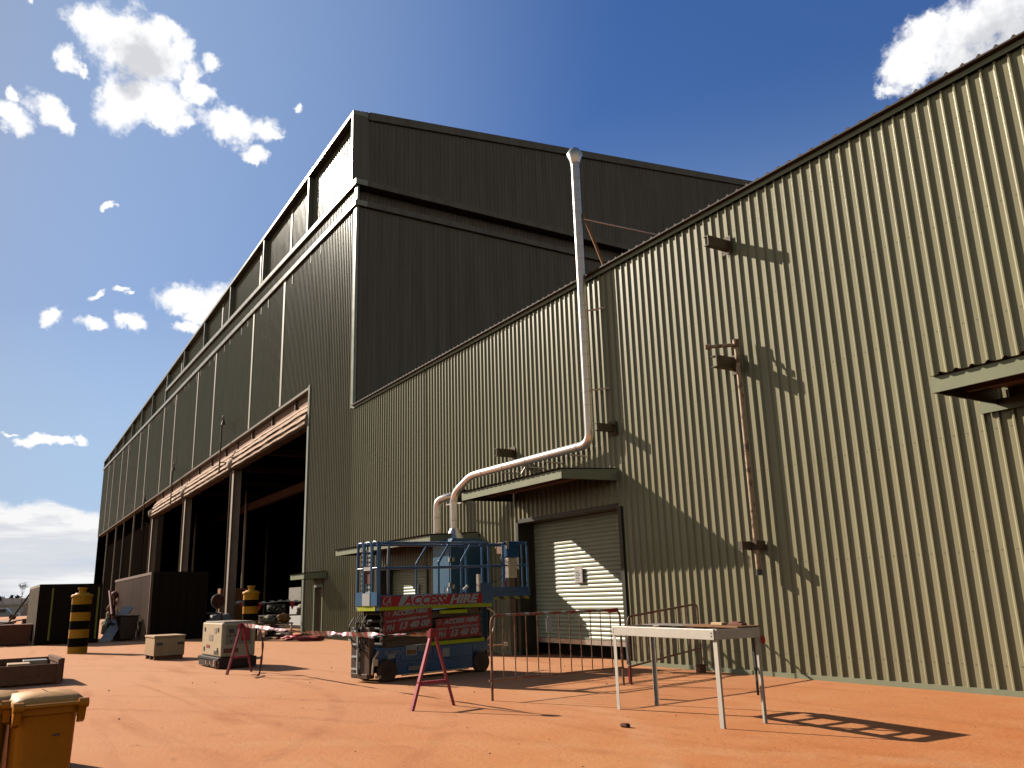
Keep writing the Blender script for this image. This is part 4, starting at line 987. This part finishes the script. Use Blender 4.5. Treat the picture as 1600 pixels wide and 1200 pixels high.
# distant light vehicles and sheds at the left
def ute(x,y,rz,label):
    u=thing('parked_ute',label,'ute',(x,y,0),rz,'white vehicles parked far away')
    m=MB(); m.hexa([(-2.4,-.9,.45),(2.4,-.9,.45),(2.4,.9,.45),(-2.4,.9,.45)],[(-2.4,-.88,1.0),(2.35,-.88,.95),(2.35,.88,.95),(-2.4,.88,1.0)]); m.hexa([(-.5,-.85,1.0),(1.3,-.85,1.0),(1.3,.85,1.0),(-.5,.85,1.0)],[(-.4,-.72,1.68),(.7,-.72,1.68),(.7,.72,1.68),(-.4,.72,1.68)]); m.build('body',M['white'],u,bevel=.06)
    m=MB(); m.box(-.3,.6,-.86,-.79,1.1,1.55); m.box(-.3,.6,.79,.86,1.1,1.55); m.build('window',M['dial'],u)
    for xx in (-1.5,1.5):
        for yy in (-.85,.85):
            m=MB(); m.cyl((xx,yy-.1,.36),(xx,yy+.1,.36),.36,14); m.build('wheel',M['black'],u)
    return u
ute(-150,2.5,1.4,'white ute parked far off at the left horizon, nearest'); ute(-158,-3.5,1.5,'white ute parked far off at the very left edge')
m=MB(); m.box(-232,-226,-4,9.5,0,2.4,0); m.box(-232.2,-225.8,-4.2,9.7,2.41,2.7,1); m.box(-225.99,-225.9,-2,8,.8,2.0,1); tag(m.build('site_hut',[M['grip'],M['white']]),'long pale green site hut on the far left horizon','hut')

# =================================================================== CLUTTER IN THE DOORWAY
def bench(name,label,x0,x1,y0,y1,h,mt='bracket',leg='galvdull'):
    b=thing(name,label,'bench',((x0+x1)/2,(y0+y1)/2,0)); dx,dy=(x1-x0)/2,(y1-y0)/2
    m=MB(); m.box(-dx,dx,-dy,dy,h-.05,h); m.build('bench_top',M[mt],b)
    for sx in (-1,1):
        for sy in (-1,1): m=MB(); m.box(sx*(dx-.05)-.03,sx*(dx-.05)+.03,sy*(dy-.05)-.03,sy*(dy-.05)+.03,0,h-.051); m.build('leg',M[leg],b)
    m=MB(); m.box(-dx+.05,dx-.05,-dy+.05,dy-.05,.14,.17); m.build('lower_shelf',M[mt],b); return b
bench('steel_bench','steel work bench under the hangar doorway beside the striped bollard',-38.9,-37.6,10.6,13.0,.92)
bench('steel_bench','lower steel bench between the bollard and the hangar door jamb',-36.9,-36.0,9.9,11.3,.62)
ws=thing('ribbed_crate','pale crate with a grey ribbed lid just inside the hangar door jamb','crate',(-41.5,14.2,0))
m=MB(); m.box(-.9,.9,-1.1,1.3,.35,1.25); m.build('crate_body',M['white'],ws)
m=MB(); m.box(-.95,.95,-1.15,1.35,1.5,2.15)
for k in range(7): m.box(.951,.975,-1.15,1.35,1.53+k*.09,1.565+k*.09)
m.build('crate_lid',M['grip'],ws)
m=MB()
for sx in (-.85,.85):
    for sy in (-1.0,1.2): m.box(sx-.05,sx+.05,sy-.05,sy+.05,0,1.499)
m.build('post',M['col'],ws,split=True)
m=MB()
for i in range(6):
    a=i*1.05; m.tube([( -38.2+.35*math.cos(t*.42+a)*(1-.04*i),11.2+.4*math.sin(t*.42+a),.98+.02*i+.30*abs(math.sin(t*.42))) for t in range(16)],.025,6)
tag(m.build('hose_coil',M['hose']),'tangled coil of black hose on the steel work bench','hose')
for (p,r_,mt,lb,s_) in (((-37.9,12.4,1.08),(.3,.35,.25),'cloth','pale rag bundle on the steel work bench, right of the hose',1),((-36.45,10.4,.74),(.25,.3,.16),'cloth','pale rag heap on the lower steel bench',2),((-37.9,10.9,.35),(.3,.3,.2),'rustred','dark red bundle under the steel work bench',3),((-36.4,11.0,.78),(.22,.25,.2),'orangebox','orange brown bag on the lower steel bench',5)):
    m=MB(); m.blob(p,r_,3,.6,0,s_); tag(m.build('rag_bundle',M[mt]),lb,'bundle')
# bunting line with flags
bl=thing('bunting_line','line of white tape with red flags strung across the hangar doorway','bunting',(-38.0,9.6,0))
m=MB(); pts=[(2.2-2.2,-.2,1.45)]; pts=[(-.4+.15*i,-.2+.32*i,1.48+.03*math.sin(i*1.3)) for i in range(9)]; m.tube(pts,.02,6)
for i in range(8):
    a=Vector(pts[i]); b=Vector(pts[i+1]); p=a.lerp(b,.25); q=a.lerp(b,.75); m.quad(p,q,q+Vector((0,0,.07)),p+Vector((0,0,.07)))
m.build('tape_line',M['white'],bl)
for i in (1,3,7):
    m=MB(); p=Vector(pts[i]); m.add([p+Vector((0,-.14,0)),p+Vector((0,.14,0)),p+Vector((.02,0,-.36)),p+Vector((.05,-.14,-.002)),p+Vector((.05,.14,-.002)),p+Vector((.07,0,-.362))],[(0,1,2),(3,5,4)]); m.build('flag',M['red'],bl)
m=MB(); m.cyl((-38.4,9.4,0),(-38.4,9.4,1.5),.03,8); m.build('stake',M['dial']) and None
bpy.data.objects['stake'].parent=bl; bpy.data.objects['stake'].matrix_parent_inverse=Matrix.Translation((38.0,-9.6,0))
# sign disc, white plinth, orange cupboard, low rail
sd=thing('round_sign','dark red round sign on a short white stand inside the doorway','sign',(-46.6,10.55,0),.2)
m=MB(); m.cyl((.0,0,1.6),(.04,0,1.6),.36,28); m.build('disc',M['rustred'],sd); m=MB(); m.tube([(.0+.02,.36*math.cos(t*2*PI/28),1.6+.36*math.sin(t*2*PI/28)) for t in range(29)],.03,6); m.build('disc_edge',M['whitefaded'],sd)
m=MB(); m.cyl((-.06,0,.3),(-.06,0,1.6),.05,8); m.hexa([(-.4,-.55,0),(.3,-.55,0),(.3,.7,0),(-.4,.7,0)],[(-.25,-.3,.9),(.1,-.3,.9),(.1,.6,.95),(-.25,.6,.95)]); m.build('stand',M['white'],sd)
oc=thing('tall_cupboard','orange brown cupboard standing behind the door column','cupboard',(-53.0,12.9,0))
m=MB(); m.box(-.7,0,-.8,.9,.05,2.35); m.build('carcass',M['orangebox'],oc,bevel=.015)
m=MB(); m.box(.001,.02,-.76,.04,.1,2.3); m.box(.001,.02,.06,.86,.1,2.3); m.build('door',M['orangebox'],oc); m=MB(); m.box(.021,.03,.15,.7,1.35,1.65); m.build('label_plate',M['conttan'],oc)
lr=thing('guard_fence','low white topped guard fence inside the doorway beside the brown container','fence',(-46,9.6,0))
m=MB(); m.bar((-6,-.6,1.05),(2.3,.5,1.0),.08,.10); m.build('top_rail',M['whitefaded'],lr); m=MB(); m.bar((-6,-.6,.55),(2.3,.5,.55),.05,.06); m.build('mid_rail',M['rustred'],lr)
for t in (0,.2,.4,.6,.8,1): m=MB(); m.bar((-6+8.3*t,-.6+1.1*t,0),(-6+8.3*t,-.6+1.1*t,1.0),.06,.06); m.build('post',M['rustred'],lr)
for (x,y,s_,mt,nm,lb) in ((-36.2,10.55,(.16,.3,.13),'blackpaint','battery_box','small black box at the foot of the door jamb'),(-35.2,10.7,(.5,.35,.16),'darkmetal','hose_heap','black heap beside the personnel door'),(-34.0,10.75,(.4,.5,.10),'red','red_net','crumpled red netting on the ground by the personnel door'),(-32.6,10.9,(.5,.6,.09),'redfaded','red_net','dull red netting along the foot of the wall left of the lift')):
    m=MB(); m.blob((x,y,s_[2]*.8),s_,3,.7,0,x,flat=.8); tag(m.build(nm,M[mt]),lb,nm.replace('_',' '))
m=MB()
for k in range(4): m.bar((-36.6+.1*k,11.0-.35*k,.06),(-35.0+.1*k,11.3-.35*k,.08),.10,.05)
tag(m.build('timber_planks',M['palewood']),'loose pale planks on the ground by the door jamb','planks')

# =================================================================== GROUND AND HORIZON
m=MB(); m.quad((-3500,-3500,0),(3500,-3500,0),(3500,3500,0),(-3500,3500,0)); g=m.build('ground',M['ground']); g['kind']='structure'
m=MB(); m.quad((XE+1,D+3.2,.004),(XC-1.2,D+3.2,.004),(XC-1.2,D+40,.004),(XE+1,D+40,.004)); g=m.build('hangar_floor',M['floor']); g['kind']='structure'  # slab added over the bright ground to keep the interior dark
m=MB(); n=160; vs=[]
for i in range(n+1):
    y=-900+1300*i/n; h_=6.6+1.0*noise.noise((y*.006,1,1))+.7*noise.noise((y*.05,2,1))+.35*noise.noise((y*.25,2,3)); 
    vs+=[(-430,y,-.5),(-470+6*noise.noise((y*.02,0,0)),y,h_*.55),(-520,y,h_+.6),(-700,y,h_*.9)]
m.add(vs,[(4*i+j,4*i+4+j,4*i+5+j,4*i+1+j) for i in range(n) for j in range(3)],0,True)
h=m.build('hills',M['hill']); h['kind']='structure'
m=MB(); rnd=random.Random(3)
for k in range(900):
    y=rnd.uniform(-300,120); x=rnd.uniform(-560,-380); hz=0 if x>-430 else (7.0 if x<-505 else lin(x,-430,0,-505,6.2))
    r_=rnd.uniform(.6,1.6)
    for q in range(5):
        c=Vector((x+rnd.uniform(-1,1)*r_,y+rnd.uniform(-1,1)*r_,hz+rnd.uniform(.1,1.0)*r_)); a=Vector((rnd.uniform(-1,1),rnd.uniform(-1,1),rnd.uniform(-1,1)))*r_*.8; b=Vector((rnd.uniform(-1,1),rnd.uniform(-1,1),rnd.uniform(-1,1)))*r_*.8
        m.add([c+a,c+b,c-a,c-b],[(0,1,2,3)])
sc=m.build('scrub',M['shrub']); sc['kind']='stuff'
# a thin lone tree against the sky
tr=thing('lone_tree','thin lone tree standing up from the scrub on the left horizon','tree',(-300,9.75,0))
m=MB(); m.tube([(0,0,-1),(.2,.1,5),(0,.2,8.5)],[.28,.2,.1],7); m.tube([(.1,.1,6.5),(.3,1.6,9.2)],[.1,.05],5); m.tube([(.1,.1,6.8),(.0,-1.5,9.6)],[.1,.05],5); m.build('trunk',M['timber'],tr)
m=MB()
for k in range(260):
    cx,cy,cz=rnd.choice(((0,.2,9.2),(.2,1.6,9.6),(0,-1.5,10.0),(0,.7,10.2),(0,-.6,9.6))); c=Vector((cx+rnd.gauss(0,.6),cy+rnd.gauss(0,.6),cz+rnd.gauss(0,.42)))
    a=Vector((rnd.uniform(-1,1),rnd.uniform(-1,1),rnd.uniform(-1,1)))*.2; b=Vector((rnd.uniform(-1,1),rnd.uniform(-1,1),rnd.uniform(-1,1)))*.2; m.add([c+a,c+b,c-a,c-b],[(0,1,2,3)])
m.build('crown',M['shrub'],tr); tr.scale=(.5,.5,.85)
# pebbles and clods
m=MB()
for k in range(90):
    x=rnd.uniform(-22,-3); y=rnd.uniform(1.5,11); r_=.005+.012*rnd.random()**3
    m.blob((x,y,r_*.4),(r_*1.4,r_,r_*.8),1,.5,0,k)
s_=m.build('gravel',M['stone']); s_['kind']='stuff'
m=MB(); m.blob((-7.9,6.35,.015),(.07,.03,.03),2,.8,0,3); tag(m.build('dirt_clod',M['stone']),'dark clod of dirt on the ground in front of the table','clod')

# =================================================================== WORLD: sky + clouds
w=bpy.data.worlds.new('World'); S.world=w; w.use_nodes=True
N=w.node_tree.nodes; L=w.node_tree.links; bg=N['Background']
sky=N.new('ShaderNodeTexSky'); sky.sky_type='NISHITA'; sky.sun_disc=False
sky.sun_elevation=SUN_EL; sky.sun_rotation=math.atan2(-math.sin(SUN_AZ),-math.cos(SUN_AZ))
sky.altitude=300; sky.air_density=1.0; sky.dust_density=.5; sky.ozone_density=2.0
tc=N.new('ShaderNodeTexCoord'); dirv=tc.outputs['Generated']
def node(t,**k):
    x=N.new(t)
    for a,b in k.items(): setattr(x,a,b)
    return x
def math_(op,a,b=None,c=None):
    x=node('ShaderNodeMath',operation=op)
    for i,s in enumerate((a,b,c)):
        if s is None: continue
        if isinstance(s,(int,float)): x.inputs[i].default_value=s
        else: L.new(s,x.inputs[i])
    return x.outputs[0]
def mixc(f,a,b):
    x=node('ShaderNodeMix',data_type='RGBA')
    if isinstance(f,(int,float)): x.inputs['Factor'].default_value=f
    else: L.new(f,x.inputs['Factor'])
    for k,s in (('A',a),('B',b)):
        if isinstance(s,tuple): x.inputs[k].default_value=s
        else: L.new(s,x.inputs[k])
    return x.outputs['Result']
def mrange(x,a,b,c=0,d=1,smooth=False):
    r=node('ShaderNodeMapRange'); 
    if smooth: r.interpolation_type='SMOOTHSTEP'
    for k,v in (('From Min',a),('From Max',b),('To Min',c),('To Max',d)): r.inputs[k].default_value=v
    L.new(x,r.inputs['Value']); return r.outputs['Result']
def nz(scale,detail,rough,vec=None,sc=None):
    v=vec or dirv
    if sc: mp=node('ShaderNodeMapping'); mp.inputs['Scale'].default_value=sc; L.new(v,mp.inputs['Vector']); v=mp.outputs['Vector']
    n=node('ShaderNodeTexNoise'); n.inputs['Scale'].default_value=scale; n.inputs['Detail'].default_value=detail; n.inputs['Roughness'].default_value=rough; L.new(v,n.inputs['Vector']); return n
# warped direction so that the cloud outlines break up
def warp(scale,amt,det,v):
    wn=nz(scale,det,.65,v); q=node('ShaderNodeVectorMath',operation='SUBTRACT'); L.new(wn.outputs['Color'],q.inputs[0]); q.inputs[1].default_value=(.5,.5,.5)
    vm=node('ShaderNodeVectorMath',operation='SCALE'); L.new(q.outputs[0],vm.inputs[0]); vm.inputs['Scale'].default_value=amt
    va=node('ShaderNodeVectorMath',operation='ADD'); L.new(v,va.inputs[0]); L.new(vm.outputs[0],va.inputs[1]); return va.outputs[0]
wd=warp(16,.045,4,dirv); wd=warp(60,.014,5,wd)
CL=[
((-0.8249,0.0591,0.5622),0.0369,0.0267,0.0),
((-0.8266,0.0872,0.5560),0.0356,0.0388,0.0),
((-0.8219,0.0404,0.5682),0.0264,0.0163,0.2),
((-0.8501,0.1001,0.5170),0.0382,0.0250,0.0),
((-0.8560,0.0732,0.5117),0.0293,0.0261,0.0),
((-0.8071,0.0989,0.5821),0.0193,0.0142,0.0),
((-0.8146,0.1125,0.5690),0.0163,0.0163,0.0),
((-0.8301,0.1301,0.5422),0.0106,0.0232,0.0),
((-0.8349,0.1395,0.5325),0.0120,0.0134,0.0),
((-0.8150,0.1441,0.5612),0.0093,0.0106,0.0),
((-0.8448,0.0131,0.5350),0.0100,0.0113,0.5),
((-0.8472,0.0240,0.5307),0.0063,0.0057,0.0),
((-0.8584,0.1089,0.5013),0.0199,0.0120,0.0),
((-0.8516,0.1299,0.5078),0.0094,0.0094,0.0),
((-0.8406,0.1826,0.5099),0.0356,0.0178,0.0),
((-0.8479,0.1661,0.5034),0.0191,0.0136,0.0),
((-0.8358,0.2094,0.5075),0.0207,0.0138,0.3),
((-0.8339,0.2262,0.5034),0.0083,0.0070,0.0),
((-0.8502,0.2073,0.4840),0.0139,0.0104,0.0),
((-0.8536,0.2042,0.4793),0.0097,0.0069,0.0),
((-0.8720,0.0026,0.4895),0.0176,0.0126,0.5),
((-0.8753,0.0149,0.4834),0.0102,0.0076,0.4),
((-0.8774,-0.0269,0.4790),0.0173,0.0124,0.3),
((-0.8688,-0.0260,0.4946),0.0062,0.0049,0.0),
((-0.9292,0.1631,0.3316),0.0335,0.0181,0.0),
((-0.9230,0.1930,0.3330),0.0282,0.0184,0.0),
((-0.9393,0.1671,0.2996),0.0182,0.0063,0.0),
((-0.9331,0.1804,0.3112),0.0211,0.0063,0.0),
((-0.9535,0.0321,0.2996),0.0138,0.0085,0.0),
((-0.9535,0.0704,0.2932),0.0114,0.0074,0.0),
((-0.9490,0.1070,0.2966),0.0164,0.0075,0.0),
((-0.9435,0.0730,0.3233),0.0101,0.0047,-0.4),
((-0.9382,0.0950,0.3327),0.0081,0.0041,-0.4),
((-0.9388,0.1038,0.3285),0.0068,0.0034,-0.4),
((-0.9845,0.0379,0.1714),0.0314,0.0052,0.0),
((-0.9823,0.0738,0.1722),0.0067,0.0047,0.4),
((-0.9838,0.0058,0.1791),0.0064,0.0026,0.0),
((-0.9094,0.0707,0.4098),0.0060,0.0040,0.0),
((-0.8098,0.2421,0.5344),0.0069,0.0062,0.0),
((-0.8199,-0.0193,0.5722),0.0054,0.0060,0.0),
((-0.3925,0.7516,0.5301),0.0265,0.0253,0.0),
((-0.4133,0.7522,0.5132),0.0231,0.0231,0.0),
((-0.4320,0.7499,0.5010),0.0143,0.0091,0.0),
((-0.3635,0.7694,0.5252),0.0341,0.0341,0.0),
((-0.3309,0.7809,0.5297),0.0424,0.0303,0.0),
((-0.3742,0.7489,0.5469),0.0112,0.0087,0.0),
((-0.3243,0.8042,0.4980),0.0363,0.0363,0.0)]
dens=None
for (d,a,b,t) in CL:
    a*=1.0; b*=1.0
    z=Vector(d).normalized(); x=Vector((0,0,1)).cross(z).normalized(); y=z.cross(x)
    x2=x*math.cos(t)+y*math.sin(t); y2=-x*math.sin(t)+y*math.cos(t)
    R3=Matrix((x2,y2,z)).transposed()
    mp=node('ShaderNodeMapping',vector_type='TEXTURE'); mp.inputs['Location'].default_value=z; mp.inputs['Rotation'].default_value=R3.to_euler('XYZ'); mp.inputs['Scale'].default_value=(a,b,.5)
    L.new(wd,mp.inputs['Vector']); ln=node('ShaderNodeVectorMath',operation='LENGTH'); L.new(mp.outputs['Vector'],ln.inputs[0])
    e=math_('SUBTRACT',1.0,ln.outputs['Value'])
    dens=e if dens is None else math_('SMOOTH_MAX',dens,e,.15)
def ell(d,a,b):
    z=Vector(d).normalized(); x=Vector((0,0,1)).cross(z).normalized(); y=z.cross(x)
    mp=node('ShaderNodeMapping',vector_type='TEXTURE'); mp.inputs['Location'].default_value=z; mp.inputs['Rotation'].default_value=Matrix((x,y,z)).transposed().to_euler('XYZ'); mp.inputs['Scale'].default_value=(a,b,.5)
    L.new(wd,mp.inputs['Vector']); ln=node('ShaderNodeVectorMath',operation='LENGTH'); L.new(mp.outputs['Vector'],ln.inputs[0]); return math_('SUBTRACT',1.0,ln.outputs['Value'])
fb=nz(34,10,.68).outputs['Fac']
fb2=nz(30,6,.6).outputs['Fac']
dn=math_('ADD',dens,math_('MULTIPLY',math_('SUBTRACT',fb,.5),2.1))
cov=mrange(dn,-.30,.42,0,1,True)
gq=math_('MAXIMUM',ell((-.8304,.082,.5511),.034,.034),math_('MAXIMUM',ell((-.8408,.0764,.5330),.022,.022),ell((-.335,.795,.505),.08,.05)))
core=mrange(math_('ADD',gq,math_('MULTIPLY',math_('SUBTRACT',fb2,.5),1.6)),.0,.75,0,1,True)
soft=mrange(math_('ADD',dens,math_('MULTIPLY',math_('SUBTRACT',fb2,.5),2.0)),.3,.9,0,.35,True)
white=(10.6,10.6,10.7,1); grey=(6.9,6.95,7.3,1)
ccol=mixc(math_('MAXIMUM',core,math_('MULTIPLY',soft,.25)),white,grey)
# low layered bank near the horizon on the left
sp=node('ShaderNodeSeparateXYZ'); L.new(dirv,sp.inputs['Vector'])
bk=nz(4.0,8,.62,None,(1,1,9)).outputs['Fac']
pf_=nz(16,7,.62,None,(1,1,1.6)).outputs['Fac']
zt_=math_('ADD',sp.outputs['Z'],math_('MULTIPLY',math_('SUBTRACT',pf_,.5),-.045))
env=mrange(zt_,.108,.098,0,1,True)
bank=math_('MULTIPLY',env,mrange(bk,.30,.50,.6,1,True))
west=math_('MULTIPLY',mrange(sp.outputs['X'],-.35,-.75,.25,1,True),mrange(sp.outputs['Y'],-.6,-.15,.25,1,True))
bank=math_('MULTIPLY',bank,west)
bcol=mixc(mrange(math_('ADD',bk,mrange(zt_,.085,.104,0,.3)),.48,.66,0,1,True),(7.3,7.4,7.8,1),(9.9,9.8,9.6,1))
gm=node('ShaderNodeGamma'); gm.inputs['Gamma'].default_value=.62; L.new(sky.outputs['Color'],gm.inputs['Color'])
hs=node('ShaderNodeHueSaturation'); hs.inputs['Saturation'].default_value=1.55; hs.inputs['Value'].default_value=1.25; L.new(gm.outputs['Color'],hs.inputs['Color'])
tn=node('ShaderNodeMix',data_type='RGBA',blend_type='MULTIPLY'); tn.inputs['Factor'].default_value=1; L.new(hs.outputs['Color'],tn.inputs['A']); tn.inputs['B'].default_value=(.92,1.02,1.50,1)
sd_=node('ShaderNodeVectorMath',operation='DOT_PRODUCT'); L.new(dirv,sd_.inputs[0]); sd_.inputs[1].default_value=(-math.sin(SUN_AZ)*math.cos(SUN_EL),-math.cos(SUN_AZ)*math.cos(SUN_EL),math.sin(SUN_EL))
hz_=math_('MAXIMUM',mrange(sp.outputs['Z'],.56,.10,0,.85,True),mrange(sd_.outputs['Value'],.55,.95,0,.5,True))
hzc=mixc(hz_,tn.outputs['Result'],(4.5,6.1,8.2,1))
dk=mixc(math_('MAXIMUM',mrange(sp.outputs['Y'],-.5,.12,1,0,True),mrange(sp.outputs['X'],-.12,.35,0,1,True)),(1,1,1,1),(1.0,.66,.36,1))  # sky outside the view dimmed and warmed, to deepen and brown the shadows
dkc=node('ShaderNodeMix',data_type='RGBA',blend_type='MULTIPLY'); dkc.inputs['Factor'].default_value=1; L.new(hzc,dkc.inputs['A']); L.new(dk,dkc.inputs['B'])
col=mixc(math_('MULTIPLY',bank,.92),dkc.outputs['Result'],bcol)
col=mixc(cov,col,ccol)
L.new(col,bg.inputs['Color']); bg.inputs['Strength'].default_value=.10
w.cycles.sampling_method='MANUAL'; w.cycles.sample_map_resolution=1024

sun=bpy.data.lights.new('sun','SUN'); sun.energy=5.0; sun.angle=math.radians(.55); sun.color=(1.0,.90,.76)
so=bpy.data.objects.new('sun',sun); C.objects.link(so)
ld=Vector((math.sin(SUN_AZ)*math.cos(SUN_EL),math.cos(SUN_AZ)*math.cos(SUN_EL),-math.sin(SUN_EL)))
so.rotation_euler=ld.to_track_quat('-Z','Y').to_euler(); so.location=(-20,-20,30)

# =================================================================== CAMERA
cam=bpy.data.cameras.new('camera'); co=bpy.data.objects.new('camera',cam); C.objects.link(co)
cam.sensor_width=36; cam.lens=36*1290/1600; cam.clip_end=6000; cam.clip_start=.05
r=Vector((0.52606197,0.84995491,-0.02890398)); u=Vector((0.22480367,-0.1061989,0.96859956)); f=Vector((-0.82019639,0.5160411,0.24694018))
co.matrix_world=Matrix(((r.x,u.x,-f.x,0),(r.y,u.y,-f.y,0),(r.z,u.z,-f.z,1.5),(0,0,0,1)))
S.camera=co
S.view_settings.view_transform='Standard'; S.view_settings.look='None'; S.view_settings.exposure=0; S.view_settings.gamma=1
S.render.engine='CYCLES'; S.cycles.use_denoising=True; S.cycles.max_bounces=5; S.cycles.diffuse_bounces=0
